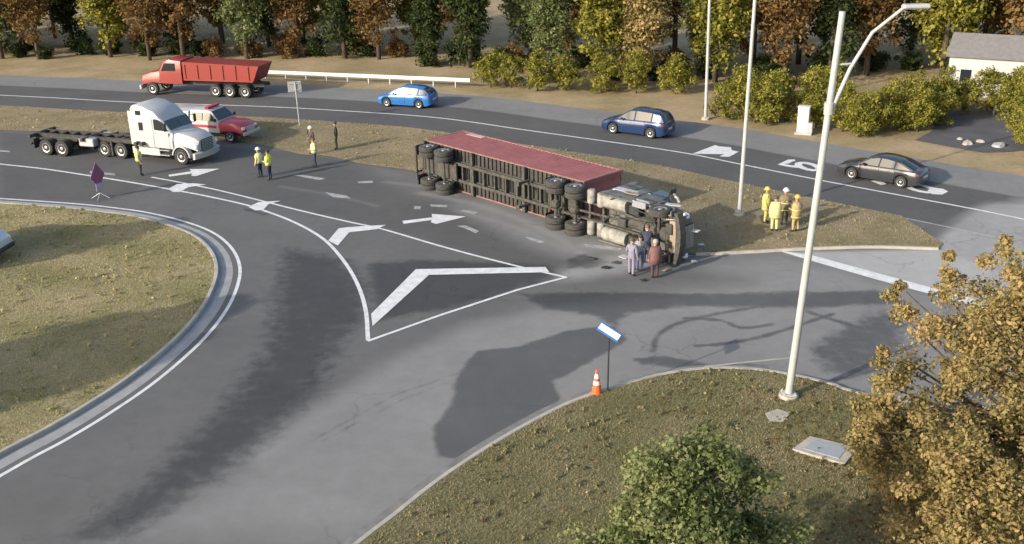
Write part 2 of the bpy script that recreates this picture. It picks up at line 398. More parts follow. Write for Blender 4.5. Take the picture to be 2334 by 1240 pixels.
wet_shade = np.maximum(wet_shade, .74 * inside_soft(xy, GL([(640, 560), (800, 585), (850, 640), (850, 720), (790, 800), (740, 890), (620, 1010), (500, 1100), (300, 1240), (120, 1240), (330, 1080), (480, 930), (590, 790), (610, 680)]), 1.5))  # darker band following the curve of the lane
wet_shade = np.maximum(wet_shade, .8 * inside_soft(xy, GL([(830, 600), (960, 590), (1250, 600), (1290, 635), (1180, 662), (1050, 700), (860, 735), (840, 660)]), .9))
wet_shade = np.maximum(wet_shade, .78 * inside_soft(xy, GL([(1180, 668), (1360, 664), (1600, 668), (2000, 660), (2080, 690), (1850, 704), (1560, 700), (1440, 715), (1400, 745), (1350, 720), (1240, 706)]), .5))
wet_shade = np.maximum(wet_shade, .7 * inside_soft(xy, GL([(1830, 790), (2000, 700), (2060, 720), (2080, 800), (1960, 870), (1870, 850)]), .9))  # branchy tree shadow painted into the asphalt colour
wet_shade = np.maximum(wet_shade, .75 * inside_soft(xy, GL([(1440, 815), (1520, 810), (1620, 830), (1700, 826), (1780, 836), (1700, 846), (1560, 842), (1460, 832)]), .3))  # dark kerbside strip, with a shadow blob painted in at its left end
wet_shade = np.maximum(wet_shade, .7 * inside_soft(xy, GL([(1290, 590), (1330, 575), (1400, 600), (1340, 615), (1290, 612)]), .4))
# tyre tracks
for ln, wd in (([(700, 1010), (900, 900), (1060, 845)], .10), ([(735, 1005), (930, 905), (1050, 862)], .10), ([(560, 1000), (640, 940), (700, 860)], .2), ([(540, 905), (620, 840), (640, 780)], .15)):
    wet_shade = np.maximum(wet_shade, .5 * near_line(xy, GL(ln), wd, .3))
# branch and pole shadows painted in as soft dark streaks, with scuffs
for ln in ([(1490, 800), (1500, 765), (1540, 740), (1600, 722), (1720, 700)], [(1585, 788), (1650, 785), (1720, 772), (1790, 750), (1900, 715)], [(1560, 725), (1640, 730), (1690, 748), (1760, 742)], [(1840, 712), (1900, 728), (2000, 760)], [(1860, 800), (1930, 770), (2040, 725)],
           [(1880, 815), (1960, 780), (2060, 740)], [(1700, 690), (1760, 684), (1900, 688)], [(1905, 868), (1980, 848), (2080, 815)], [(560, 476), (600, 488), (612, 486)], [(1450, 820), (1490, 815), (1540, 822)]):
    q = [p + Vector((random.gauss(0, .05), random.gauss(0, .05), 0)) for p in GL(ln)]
    wet_shade = np.maximum(wet_shade, .9 * near_line(xy, smooth_line(q, .3), .13, .45))
road = sheet('ramp_road', X, Y, np.zeros(X.shape), m_asphalt, tone, wet_shade, keep=near_side); tag(road, kind='structure')

# highway beyond the median
cross = np.array([-3.4, -3.2, -1.5, -.12, .12, 1.2, 2.4, 3.3, 3.6, 4.2, 5.4, 6.6, 7.3, 7.5])
XX = np.stack([[p.x for p in offset(HL, c)] for c in cross]); YY = np.stack([[p.y for p in offset(HL, c)] for c in cross])
xy2 = np.stack([XX.ravel(), YY.ravel()], 1); cc = np.repeat(cross, len(HL))
t2 = np.where(cc < 3.45, .098, .205)
t2 = blend(t2, .30, inside_soft(xy2, GL([(2230, 468), (2500, 440), (2500, 640), (2130, 552)]), .5) * (cc < 3.45))
highway = sheet('highway', XX, YY, np.full(XX.shape, .006), m_asphalt, t2, np.zeros(len(xy2))); tag(highway, kind='structure')

# side lot at the upper right and a far service road
flat('parking_lot', GL([(2085, 318), (2120, 300), (2150, 262), (2185, 238), (2290, 243), (2320, 270), (2345, 300), (2360, 340), (2290, 345), (2240, 346), (2170, 334)]) , -.03, mat('dark_lot_asphalt', (.095, .093, .10), .85, noise=.3, nscale=.8))['kind'] = 'structure'

# median grass between ramp and highway
med_near = smooth_line(GL([(-200, 280), (0, 297), (230, 302), (420, 308), (560, 325), (637, 341), (690, 353), (752, 357), (823, 374), (944, 391), (1100, 425), (1300, 488), (1450, 543), (1560, 579), (1690, 577), (1800, 571), (1900, 567), (2000, 565), (2138, 569)]), .5)
med_far = [p for p in offset(HL, -3.3) if p.x < G(2120, 530).x]
# strip of median: cut where the two borders meet
mpoly = med_near + [Vector(G(2150, 556)[:2])] + list(reversed([p for p in med_far if p.x > -46 ]))
median = flat('median_grass', mpoly, .03, m_grass_m); tag(median, kind='structure')
sweep('kerb', [p for p in med_near if p.x > G(1560, 578).x], [(-.09, -.01), (-.09, .09), (-.07, .11), (.06, .11), (.08, .09), (.08, -.01)], m_conc).__setitem__('kind', 'structure')

# left grass island: kerb, gutter pan, painted edge line
isl = smooth_line([G(-420, 1290)[:2], G(-200, 1150)[:2]] + [p[:2] for p in GL([(0, 1036), (100, 984), (200, 925), (300, 858), (400, 774), (460, 702), (488, 640), (488, 600), (468, 565), (430, 537), (370, 515), (300, 498), (240, 489), (150, 479), (0, 468), (-200, 455), (-500, 440)])], .35)
isl_poly = isl + [Vector((-60, 60)), Vector((-60, 10))]
island = flat('grass_island', isl_poly, .13, m_grass_i); tag(island, kind='structure')
sgn = -1  # road side of the line
KP = [(-.02, -.01), (-.02, .125), (.0, .15), (.13, .15), (.155, .13), (.155, -.01)]
sweep('kerb', isl, [(o * sgn, h) for o, h in KP], m_conc).__setitem__('kind', 'structure')
ribbon('gutter', isl, .62, .005, m_conc_d, None, sgn * .46).__setitem__('kind', 'structure')
ribbon('edge_line', isl, .15, .006, m_line, road, sgn * 1.08)

# lower right grass corner
crn = smooth_line([(-10, 15.5), (-6.6, 20)] + [p[:2] for p in GL([(830, 1240), (900, 1186), (1000, 1106), (1100, 1038), (1200, 978), (1300, 927), (1400, 892), (1500, 864), (1600, 849), (1700, 849), (1800, 862), (1900, 886), (1960, 906)])] + [(15.5, 29.6), (22, 26.2), (40, 19)], .35)
crn_poly = crn + [Vector((60, 15)), Vector((60, -25)), Vector((-25, -25)), Vector((-25, 6))]
corner = flat('grass_corner', crn_poly, .13, m_grass_c); tag(corner, kind='structure')
sweep('kerb', crn, [(o, h) for o, h in KP], m_conc).__setitem__('kind', 'structure')
ribbon('gutter', crn, .40, .005, mat('dirty_gutter', (.20, .195, .185), .9, noise=.3, nscale=2), None, .35).__setitem__('kind', 'structure')

# ------------------------------------------------------------------ painted markings (parts of the road)
def line(name, px, width, parent=road, z=.008, m=m_line, smooth=True):
    g = [p[:2] for p in GL(px)]; return ribbon(name, smooth_line(g, .4) if smooth else [Vector(q) for q in g], width, z, m, parent)
ribbon('lane_line', HL, .16, .012, m_line, highway, 0.0)
line('gore_line', [(-60, 366), (0, 374), (100, 385), (200, 400), (300, 416), (390, 432), (470, 447), (560, 467), (610, 483), (660, 502), (710, 527), (750, 556), (790, 604), (818, 655), (834, 710), (839, 776)], .17)
line('gore_line', [(345, 404), (400, 414), (480, 430), (540, 444), (600, 459), (700, 484), (800, 507), (870, 522), (1000, 560), (1100, 587), (1200, 612), (1290, 632)], .15, z=.010)
line('gore_line', [(1292, 632), (1180, 661), (1000, 720), (838, 778)], .15, z=.012, smooth=False)
def paint(name, px, parent=road, z=.014, m=m_line): return flat(name, [p[:2] for p in GL(px)], z, m, parent)
paint('chevron', [(846, 716), (948, 614), (1243, 609), (1252, 621), (978, 627), (849, 744)])
paint('chevron', [(748, 549), (772, 521), (795, 518), (880, 513), (858, 523), (796, 530), (770, 560)])
paint('chevron', [(566, 472), (590, 461), (640, 458), (612, 466), (600, 479), (582, 480)])
paint('chevron', [(384, 431), (404, 420), (440, 418), (470, 421), (430, 427), (410, 438), (394, 438)])
paint('lane_arrow', [(917, 504), (985, 496), (984, 488), (1062, 494), (994, 511), (982, 507), (984, 502), (920, 511)])
paint('lane_arrow', [(384, 399), (436, 391), (432, 386), (500, 385), (446, 402), (436, 401), (438, 396), (386, 403)])
for a in ([(205, 390), (262, 396), (262, 400), (205, 395)], [(668, 399), (690, 399), (742, 407), (730, 411), (700, 406)], [(0, 342), (22, 344), (22, 347), (0, 346)], [(740, 438), (790, 446), (800, 453), (760, 450)], [(1055, 478), (1090, 484), (1080, 489), (1050, 482)],
          [(1040, 515), (1062, 514), (1092, 527), (1084, 532), (1058, 520)], [(1196, 540), (1212, 542), (1242, 551), (1232, 555), (1208, 547)], [(1330, 556), (1420, 566), (1410, 572), (1335, 562)], [(945, 470), (960, 470), (958, 477), (943, 477)], [(815, 414), (850, 412), (850, 417), (818, 418)], [(980, 466), (1020, 468), (1018, 473), (982, 471)]):
    paint('worn_dash', a, m=m_line_worn, z=.009)
paint('stop_bar', [(1776, 572), (1850, 582), (2000, 623), (2150, 663), (2420, 735), (2420, 750), (2150, 679), (2000, 638), (1850, 595), (1800, 580)], z=.011)
line('edge_line', [(1420, 606), (1500, 592), (1600, 580), (1700, 574)], .12, m=m_line_worn)
line('edge_line', [(2060, 497), (2180, 522), (2300, 548), (2400, 572)], .12, highway, .014, m_line_worn)
line('edge_line', [(1606, 836), (1700, 826), (1800, 816)], .10, m=m_conc)
# worn letters and symbols on the far lane
def hp(name, px): return paint(name, px, highway, .014)
hp('lane_symbol', [(1578, 351), (1630, 331), (1638, 334), (1666, 336), (1668, 343), (1684, 346), (1662, 358), (1640, 357), (1650, 352)])
line('lane_symbol', [(1812, 366), (1802, 366), (1790, 372), (1780, 375), (1800, 379), (1822, 381)], .42, highway, .014, smooth=True)
ring = [(1843 + 24 * math.cos(a), 380 + 7 * math.sin(a) + 5 * math.cos(a)) for a in np.linspace(0, 2 * math.pi, 17)]
line('lane_symbol', ring, .42, highway, .015)
hp('lane_symbol', [(1985, 413), (1997, 410), (2012, 413), (2020, 420), (2008, 422)])
ring = [(2100 + 32 * math.cos(a), 430 + 7 * math.sin(a) + 6 * math.cos(a)) for a in np.linspace(0, 2 * math.pi, 17)]
line('lane_symbol', ring, .36, highway, .015)
hp('lane_symbol', [(2114, 434), (2128, 428), (2150, 431), (2161, 437), (2148, 444), (2124, 443)])
# ------------------------------------------------------------------ wheels
_wheel_cache = {}
def wheel_meshes(R, wd, tm, dual=False):
    k = (R, wd, tm.name, dual)
    if k not in _wheel_cache:
        t = MB(); rims = MB()
        def one(c):
            h = wd / 2
            t.lathe([(R * .58, c - h * .8), (R * .62, c - h), (R * .9, c - h), (R * .98, c - h * .82), (R, c - h * .5), (R, c - .012), (R * .97, c - .008), (R * .97, c + .008), (R, c + .012), (R, c + h * .5), (R * .98, c + h * .82), (R * .9, c + h), (R * .62, c + h), (R * .58, c + h * .8)], 'y', 22)
            for s in (-1, 1):
                rims.lathe([(R * .6, c + s * h * .78), (R * .60, c + s * h * .92), (R * .52, c + s * h * .86), (R * .40, c + s * h * .45), (R * .22, c + s * h * .5), (R * .2, c + s * h * .95), (R * .1, c + s * h * 1.05)], 'y', 18)
        if dual: one(-wd * .56); one(wd * .56)
        else: one(0)
        _wheel_cache[k] = (t.mesh('tyre', tm, smooth=35), rims.mesh('rim', m_alu, smooth=35))
    return _wheel_cache[k]
def wheel(parent, x, y, R=.33, wd=.22, tm=None, dual=False, z=None, name='wheel'):
    a, b = wheel_meshes(R, wd, tm or m_tyre, dual)
    o = inst(name, a, parent, (x, y, R if z is None else z)); inst('rim', b, o); return o

# ------------------------------------------------------------------ passenger cars
def interp(tab, x):
    return float(np.interp(x, [t[0] for t in tab], [t[1] for t in tab]))
def make_car(name, paint_m, spec, loc, rz):
    """x forward from the middle of the car; spec gives the side profile"""
    L, W, R = spec['L'], spec['W'], spec.get('R', .33); hl = L / 2
    ax = spec['axles']; belt, roof = spec['belt'], spec['roof']
    root = empty(name, loc, rz)
    xs = sorted(set(list(np.linspace(-hl, hl, 56)) + [a + o for a in ax for o in (-R - .075, -R - .07, R + .07, R + .075)]))
    def halfw(x):
        e = abs(x) / hl; return W / 2 * (1 - .10 * max(0, (e - .72) / .28) ** 2 - .10 * max(0, (e - .93) / .07) ** 2)
    b = MB(); rings = []
    for x in xs:
        z0 = .20 + .10 * max(0, (abs(x) / hl - .85) / .15)
        for a in ax:
            d = abs(x - a)
            if d < R + .072: z0 = max(z0, R + math.sqrt(max(0, (R + .07) ** 2 - d * d)) * .98)
        z1 = interp(belt, x); hw = halfw(x); z0 = min(z0, z1 - .12)
        zz = [z0, z0 + .45 * (z1 - z0), z1 - .12 if z1 - .12 > z0 + .45 * (z1 - z0) else z0 + .6 * (z1 - z0), z1 - .03, z1]
        ws = [hw * .95, hw, hw * .985, hw * .93, hw * .82]
        r = [(x, ws[i], zz[i]) for i in range(5)] + [(x, 0, z1 + .035)] + [(x, -ws[i], zz[i]) for i in range(4, -1, -1)]
        rings.append(r)
    b.loft(rings); b.build('body', paint_m, root, smooth=42)
    # cabin: glass with roof panel and pillars
    g = MB(); x0, x1 = roof[0][0], roof[-1][0]; rings = []; rr = []
    for x in np.linspace(x0, x1, 26):
        zr = interp(roof, x); zb = interp(belt, x) - .02; k = max(.02, (zr - zb)); hw = halfw(x)
        wt = hw * .86 - .17 * min(1, k / .5)
        rings.append([(x, hw * .86, zb), (x, wt + .01, zr - .04), (x, wt - .08, zr), (x, 0, zr + .02), (x, -wt + .08, zr), (x, -wt - .01, zr - .04), (x, -hw * .86, zb)])
        rr.append((x, wt, zr))
    g.loft(rings); g.build('windows', m_glass, root, smooth=30)
    flat_r = [q for q in rr if q[2] > max(t[1] for t in roof) - .13]
    p = MB(); p.loft([[(x, wt + .018, z - .05), (x, wt - .07, z + .014), (x, 0, z + .038), (x, -wt + .07, z + .014), (x, -wt - .018, z - .05), (x, 0, z - .03)] for x, wt, z in flat_r]); p.build('roof', paint_m, root, smooth=40)
    for s in (-1, 1):
        for xp in spec['pillars']:
            pil = MB()
            zr = interp(roof, xp); zb = interp(belt, xp); hw = halfw(xp); wt = hw * .86 - .17 * min(1, max(.02, zr - zb) / .5)
            pil.tube([(xp + spec.get('lean', .05), s * (hw * .86 + .005), zb - .03), (xp, s * (wt + .016), zr - .04)], .035, 6); pil.build('pillar', paint_m, root, smooth=40)
        def edge(xa, xb):
            pts = []
            for x in np.linspace(xa, xb, 6):
                zr = interp(roof, x); zb = interp(belt, x); hw = halfw(x); wt = hw * .86 - .17 * min(1, max(.02, zr - zb) / .5); pts.append((x, s * (wt - .02), zr))
            pil = MB(); pil.tube(pts, .04, 6); pil.build('pillar', paint_m, root, smooth=40)
        edge(x0, flat_r[0][0]); edge(flat_r[-1][0], x1)
        mi = MB(); mx = spec['mirror']; mi.box((mx, s * (W / 2 + .06), interp(belt, mx) + .06), (.12, .2, .13), .03); mi.build('mirror', paint_m, root)
        hlm = MB(); xx = hl * .935; hlm.box((xx - .03, s * halfw(xx) * .74, interp(belt, xx) - .17), (.2, .36, .13), .04); hlm.build('headlight', m_lamp_w, root)
        tl = MB(); tl.box((-xx + .03, s * halfw(xx) * .80, interp(belt, -xx) - .14), (.22, .30, .15), .04); tl.build('tail_light', m_lamp_r, root)
        for xd in spec['doors']:
            dr = MB(); dr.box((xd, s * halfw(xd) * 1.0, .62), (.012, .012, .52)); dr.build('door_gap', m_dark, root)
        for xd in spec['handles']:
            hd = MB(); hd.box((xd, s * (halfw(xd) + .006), interp(belt, xd) - .17), (.17, .03, .03), .01); hd.build('door_handle', m_alu, root)
        for a in ax: wheel(root, a, s * (W / 2 - .115), R, .215)
    bb = MB(); bb.box((hl - .02, 0, .45), (.08, W * .62, .16), .03); bb.build('grille', m_dark, root)
    bb = MB(); bb.box((-hl + .0, 0, .62), (.06, .5, .12), .01); bb.build('number_plate', m_pale, root)
    un = MB(); un.box((0, 0, .24), (L * .86, W * .8, .12)); un.build('underbody', m_dark, root)
    return root

sedan = dict(L=4.75, W=1.82, axles=(1.40, -1.38), belt=[(-2.38, .80), (-2.2, .98), (-1.3, 1.0), (.9, .95), (1.6, .86), (2.2, .70), (2.38, .55)],
             roof=[(-1.95, 1.0), (-1.1, 1.36), (-.5, 1.44), (.1, 1.43), (.45, 1.33), (1.15, .95)], pillars=(-.95, -.1), mirror=.72, doors=(-.12, .95, -1.05), handles=(-.9, .12))
hatch = dict(L=4.35, W=1.80, axles=(1.32, -1.30), belt=[(-2.17, .85), (-2.05, 1.02), (-1.2, 1.03), (.8, .97), (1.5, .88), (2.0, .72), (2.17, .56)],
             roof=[(-2.05, 1.02), (-1.75, 1.34), (-1.2, 1.47), (-.3, 1.51), (.2, 1.46), (.45, 1.36), (1.2, .96)], pillars=(-1.25, -.2), mirror=.68, doors=(-.2, .85, -1.1), handles=(-1.0, .05))
suv = dict(L=4.65, W=1.87, R=.36, axles=(1.38, -1.36), belt=[(-2.32, .95), (-2.2, 1.10), (-1.2, 1.10), (.9, 1.05), (1.6, .97), (2.15, .82), (2.32, .62)],
           roof=[(-2.2, 1.10), (-1.95, 1.5), (-1.4, 1.65), (-.3, 1.69), (.2, 1.64), (.45, 1.52), (1.15, 1.04)], pillars=(-1.4, -.2), mirror=.68, doors=(-.2, .9, -1.1), handles=(-1.0, .05))
def hwy_heading(p):
    """direction of travel (towards the left of the photo) along the highway at point p"""
    i = min(range(1, len(HL) - 1), key=lambda k: (HL[k] - Vector(p[:2])).length); t = HL[i - 1] - HL[i + 1]; return math.atan2(t.y, t.x)
def mid_of(a, b):
    A, B = G(*a), G(*b); return A, B
def place_car(name, m, spec, near_front, near_rear, label, cat, z=.006):
    """near-side wheel contact pixels give position and heading"""
    A, B = G(*near_front), G(*near_rear); h = (A - B).normalized(); n = Vector((h.y, -h.x, 0))   # right-hand side
    if n.y > 0: n = -n                                                                      # towards the camera
    axm = (spec['axles'][0] + spec['axles'][1]) / 2
    c = (A + B) / 2 - n * (spec['W'] / 2 - .115) - h * axm
    hd = hwy_heading(c)
    o = make_car(name, m, spec, (c.x, c.y, z), hd); tag(o, label, cat, 'cars driving on the highway'); return o
place_car('car', m_blue, hatch, (879, 240), (950, 250), 'bright blue hatchback on the highway near the white guardrail', 'car')
place_car('car', m_navy, suv, (1395, 303), (1482, 317), 'dark blue car on the highway directly behind the red container', 'car')
place_car('car', m_char, sedan, (1941, 405), (2042, 429), 'charcoal grey sedan driving over the painted lane symbols', 'car')

# ------------------------------------------------------------------ semi tractors
def sect(x, z0, z1, wb, wt, r=.12):
    """rounded box section, right to left over the top"""
    return [(x, wb, z0), (x, wb + .01, z0 + (z1 - z0) * .45), (x, wt, z1 - r), (x, wt - r * .3, z1 - r * .3), (x, wt - r, z1), (x, 0, z1 + .02),
            (x, -wt + r, z1), (x, -wt + r * .3, z1 - r * .3), (x, -wt, z1 - r), (x, -wb - .01, z0 + (z1 - z0) * .45), (x, -wb, z0)]
def make_tractor(name, paint_m, frame_m, tank_m, tyre_m, sleeper=True, drive=(-4.6, -5.9), under=False, tail=-6.9, roof=3.52):
    """x = 0 at the front axle, x forward, z up; returns the empty"""
    root = empty(name)
    back = -3.35 if sleeper else -2.2
    # cab and sleeper
    c = MB(); st = ([(back, .95, roof - .08), (back + .3, .95, roof), (-2.55, .95, roof - .06), (-2.15, .95, roof - .22), (-1.75, .95, min(roof - .3, 3.2)), (-1.4, .95, min(roof - .3, 2.86))] if sleeper else [(back, .95, 2.95), (-1.9, .95, 3.05), (-1.4, .95, 2.90)]) + [(-1.05, .95, 2.55), (-.62, .95, 2.02), (-.5, .95, 1.92)]
    c.loft([sect(x, a, b, 1.18, 1.16 if b > 2.3 else 1.08, .16) for x, a, b in st]); c.build('cab', paint_m, root, smooth=38)
    # hood with fenders
    h = MB(); h.loft([sect(x, z0, z1, wb, wt, .14) for x, z0, z1, wb, wt in [(-.52, 1.0, 1.96, 1.10, .98), (-.1, 1.05, 1.90, 1.08, .93), (.4, 1.08, 1.80, 1.02, .86), (.85, .95, 1.66, .96, .80), (1.1, .85, 1.48, .90, .74)]]); hood = h.build('hood', paint_m, root, smooth=38)
    for s in (-1, 1):
        f = MB(); arc = [(.02 + .66 * math.cos(a), .52 + .66 * math.sin(a)) for a in np.linspace(-.05, math.pi * .98, 14)]; arc2 = [(.02 + .58 * math.cos(a), .52 + .58 * math.sin(a)) for a in np.linspace(-.05, math.pi * .98, 14)]
        f.loft([[(p[0], s * .86, p[1]), (p[0], s * 1.2, p[1]), (q[0], s * 1.2, q[1]), (q[0], s * .86, q[1])] for p, q in zip(arc, arc2)]); f.build('fender', paint_m, root, smooth=30)
        hl = MB(); hl.box((1.0, s * .93, 1.14), (.28, .26, .24), .06); hl.build('headlight', m_lamp_w, root)
        # side glass and doors
        gl = MB(); y = 1.185 * s
        gl.prism([(-1.75, y, 2.05), (-.78, y, 2.02), (-1.12, y, 2.56), (-1.45, y, 2.72), (-1.75, y, 2.72)], (0, s * .012, 0)); gl.build('side_window', m_glass, root)
        dg = MB(); dg.box((-1.86, s * 1.19, 1.85), (.02, .012, 1.75)); dg.build('door_gap', m_dark, root); dg = MB(); dg.box((-.72, s * 1.17, 1.45), (.02, .05, .95)); dg.build('door_gap', m_dark, root)
        dh = MB(); dh.box((-1.7, s * 1.215, 1.85), (.16, .04, .05), .01); dh.build('door_handle', m_alu, root)
        mr = MB(); mr.box((-.72, s * 1.42, 2.32), (.10, .22, .5), .04); mr.tube([(-.8, s * 1.15, 2.55), (-.72, s * 1.42, 2.55)], .02, 6); mr.tube([(-.8, s * 1.15, 2.08), (-.72, s * 1.42, 2.08)], .02, 6); mr.build('mirror', m_dark, root)
        if sleeper:
            sw = MB(); sw.box((-2.75, s * 1.19, 2.2), (.34, .02, .5), .008); sw.build('sleeper_window', m_glass, root); sw = MB(); sw.box((-2.85, s * 1.172, roof - .5), (.42, .02, .28), .008); sw.build('sleeper_window', m_glass, root)
            fa = MB(); fa.box((back - .17, s * 1.12, 2.05), (.36, .05, 2.1), .02); fa.build('side_fairing', paint_m, root)
            sk = MB(); sk.box((-2.6, s * 1.16, .66), (2.1, .08, .46), .03); sk.build('side_skirt', paint_m, root)
            tk = MB(); tk.lathe([(.02, -3.4), (.31, -3.4), (.33, -3.36), (.33, -2.0), (.31, -1.96), (.02, -1.96)], 'x', 18, (0, s * .82, .72)); tk.build('fuel_tank', tank_m, root, smooth=35)
        if under:
            for xx, yy in ((-4.35, .78), (-3.72, .74)):
                at = MB(); at.lathe([(.02, -.36), (.17, -.34), (.21, -.28), (.21, .28), (.17, .34), (.02, .36)], 'y', 14, (xx, s * yy, .80)); at.build('air_tank', tank_m, root, smooth=35)
        ex = MB(); ex.tube([(back - .12, s * .95, 1.0), (back - .12, s * .95, roof - .5), (back - .2, s * .95, roof - .3)], .075, 10); ex.build('exhaust_stack', m_alu, root, smooth=35)
        st_ = MB(); st_.box((-1.2, s * 1.1, .52), (.8, .3, .06), .01); st_.build('step', m_alu, root); st_ = MB(); st_.box((-1.2, s * 1.12, .82), (.8, .25, .05), .01); st_.build('step', m_alu, root)
    for s in (-1, 1):
        ws = MB(); ws.prism([(-1.09, s * .03, 2.605), (-1.09, s * 1.03, 2.575), (-.66, s * 1.04, 2.075), (-.66, s * .03, 2.10)], (.03, 0, .03)); ws.build('windshield', m_glass_w, root)
    gr = MB(); gr.box((1.13, 0, 1.15), (.08, 1.1, .72), .03); gri = gr.build('grille', m_dark, root)
    for k in range(7):
        gb = MB(); gb.box((1.18, 0, .87 + .095 * k), (.03, 1.06, .035), .005); gb.build('grille_bar', m_alu, gri)
    bp = MB(); bp.loft([[(x, y, z) for (x, z) in ((1.02 - .12 * (abs(y) / 1.2) ** 2, .40), (1.28 - .22 * (abs(y) / 1.2) ** 2, .42), (1.32 - .22 * (abs(y) / 1.2) ** 2, .74), (1.05 - .12 * (abs(y) / 1.2) ** 2, .80))] for y in np.linspace(-1.2, 1.2, 9)]); bp.build('bumper', m_galv if not under else m_dust, root, smooth=30)
    # frame, engine and axles
    for s in (-1, 1):
        fr = MB(); fr.box(((.9 + tail) / 2, s * .43, .90), (.9 - tail, .09, .27), .01); fr.build('frame_rail', frame_m, root)
    for x in np.linspace(tail + .1, -3.6, 5):
        cmx = MB(); cmx.box((x, 0, .90), (.12, .78, .2)); cmx.build('cross_member', frame_m, root)
    en = MB(); en.box((-.15, 0, .95), (1.5, .66, .9), .12); en.box((-.15, 0, .58), (1.2, .42, .24), .06); en.lathe([(.1, -2.3), (.2, -2.2), (.28, -1.1), (.36, -.9)], 'x', 12, (0, 0, .85)); en.build('engine', frame_m, root, smooth=35)
    ds = MB(); ds.tube([(-2.2, 0, .8), (drive[0] + .2, 0, .6)], .06, 10); ds.build('drive_shaft', frame_m, root, smooth=35)
    fx = MB(); fx.box((0, 0, .5), (.13, 1.7, .13), .02); fx.tube([(.0, -.8, .5), (.0, .8, .5)], .07, 8); fx.build('front_axle', frame_m, root)
    for d in drive:
        ax_ = MB(); ax_.tube([(d, -.95, .52), (d, .95, .52)], .085, 10); ax_.lathe([(.04, -.25), (.2, -.16), (.25, 0), (.2, .16), (.04, .25)], 'x', 14, (d, 0, .52)); ax_.build('drive_axle', frame_m, root, smooth=35)
        for s in (-1, 1): wheel(root, d, s * .925, .51, .275, tyre_m, dual=True)
    for s in (-1, 1): wheel(root, 0.02, s * 1.06, .51, .30, tyre_m)
    fwp = MB(); fwp.lathe([(.05, 0), (.46, 0), (.48, .04), (.46, .09), (.05, .09)], 'z', 20, ((drive[0] + drive[1]) / 2, 0, 1.05)); fwp.build('fifth_wheel', frame_m, root, smooth=30)
    for s in (-1, 1):
        mf = MB(); mf.box((tail + .12, s * .9, .72), (.02, .6, .6)); mf.build('mud_flap', m_dark, root)
        tl = MB(); tl.box((tail - .02, s * .7, .88), (.06, .3, .12), .02); tl.build('tail_light', m_lamp_r, root)
    return root
def make_chassis(name, frame_m, tyre_m, L=12.1, rail_z=1.10, axles=(1.2, 2.5), gear=8.6):
    """skeletal container chassis, x = 0 at the rear end"""
    root = empty(name)
    for s in (-1, 1):
        r = MB(); r.box((L * .5, s * .46, rail_z), (L, .04, .26)); r.box((L * .5, s * .46, rail_z + .13), (L, .16, .03)); r.box((L * .5, s * .46, rail_z - .13), (L, .16, .03)); r.build('main_rail', frame_m, root)
        lg = MB(); lg.box((gear, s * .62, .62), (.14, .12, .84), .02); lg.box((gear, s * .62, .19), (.26, .24, .04), .01); lg.tube([(gear, s * .62, .75), (gear - .6, s * .48, 1.0)], .03, 6); lg.build('landing_leg', frame_m, root)
        tl = MB(); tl.box((-.06, s * .85, rail_z - .05), (.06, .36, .14), .02); tl.build('tail_light', m_lamp_r, root)
        mf = MB(); mf.box((.35, s * .86, .68), (.02, .55, .6)); mf.build('mud_flap', m_dark, root)
    for x in (.1, 4.1, 8.1, L - .1):
        b = MB(); b.box((x, 0, rail_z + .05), (.22, 2.4, .2), .02); b.build('bolster', frame_m, root)
    for x in list(np.arange(.9, L - .4, .85)):
        b = MB(); b.box((x, 0, rail_z), (.09, .88, .2)); b.build('cross_member', frame_m, root)
    bk = MB(); bk.box((-.02, 0, .62), (.1, 2.0, .12), .02)
    for s in (-1, 1): bk.box((.0, s * .5, .85), (.08, .08, .42))
    bk.build('rear_bumper', frame_m, root)
    bo = MB(); bo.box(((axles[0] + axles[1]) / 2, 0, .88), (2.6, 1.0, .12), .02)
    bo.build('suspension', frame_m, root)
    for a in axles:
        for s in (-1, 1):
            sp = MB(); sp.box((a, s * .46, .72), (.9, .09, .1), .02); sp.build('leaf_spring', frame_m, root)
    for a in axles:
        x = MB(); x.tube([(a, -.95, .52), (a, .95, .52)], .07, 10); x.build('axle', frame_m, root, smooth=35)
        for s in (-1, 1): wheel(root, a, s * .925, .51, .275, tyre_m, dual=True)
    return root

# white tractor with an empty chassis on the ramp
A, B = G(418, 375), G(255, 358); hd = math.atan2(A.y - B.y, A.x - B.x); h = Vector((math.cos(hd), math.sin(hd), 0)); n = Vector((h.y, -h.x, 0))
wt = make_tractor('semi_tractor', m_white, m_dark, m_silver, m_tyre, True); c = A - n * 1.06
wt.location = (c.x, c.y, 0); wt.rotation_euler = (0, 0, hd); tag(wt, 'white high-roof sleeper semi tractor standing upright on the ramp', 'truck')
ch = make_chassis('container_chassis', m_grime, m_tyre, L=8.6, gear=5.9, axles=(1.3, 2.5)); A2, B2 = G(153, 354), G(112, 352)
hd2 = hd + rad(4); h2 = Vector((math.cos(hd2), math.sin(hd2), 0)); n2 = Vector((h2.y, -h2.x, 0))
c2 = (A2 + B2) / 2 - n2 * .925 - h2 * 1.9
ch.location = (c2.x, c2.y, 0); ch.rotation_euler = (0, 0, hd2); tag(ch, 'empty dark container chassis trailer hitched behind the white tractor', 'trailer')
for k, (x, s) in enumerate(((4.3, .9), (4.3, -.9))):
    b = MB(); b.box((x, s * .85, .95), (1.1, .5, .5), .05); b.build('side_box', m_grey, ch)

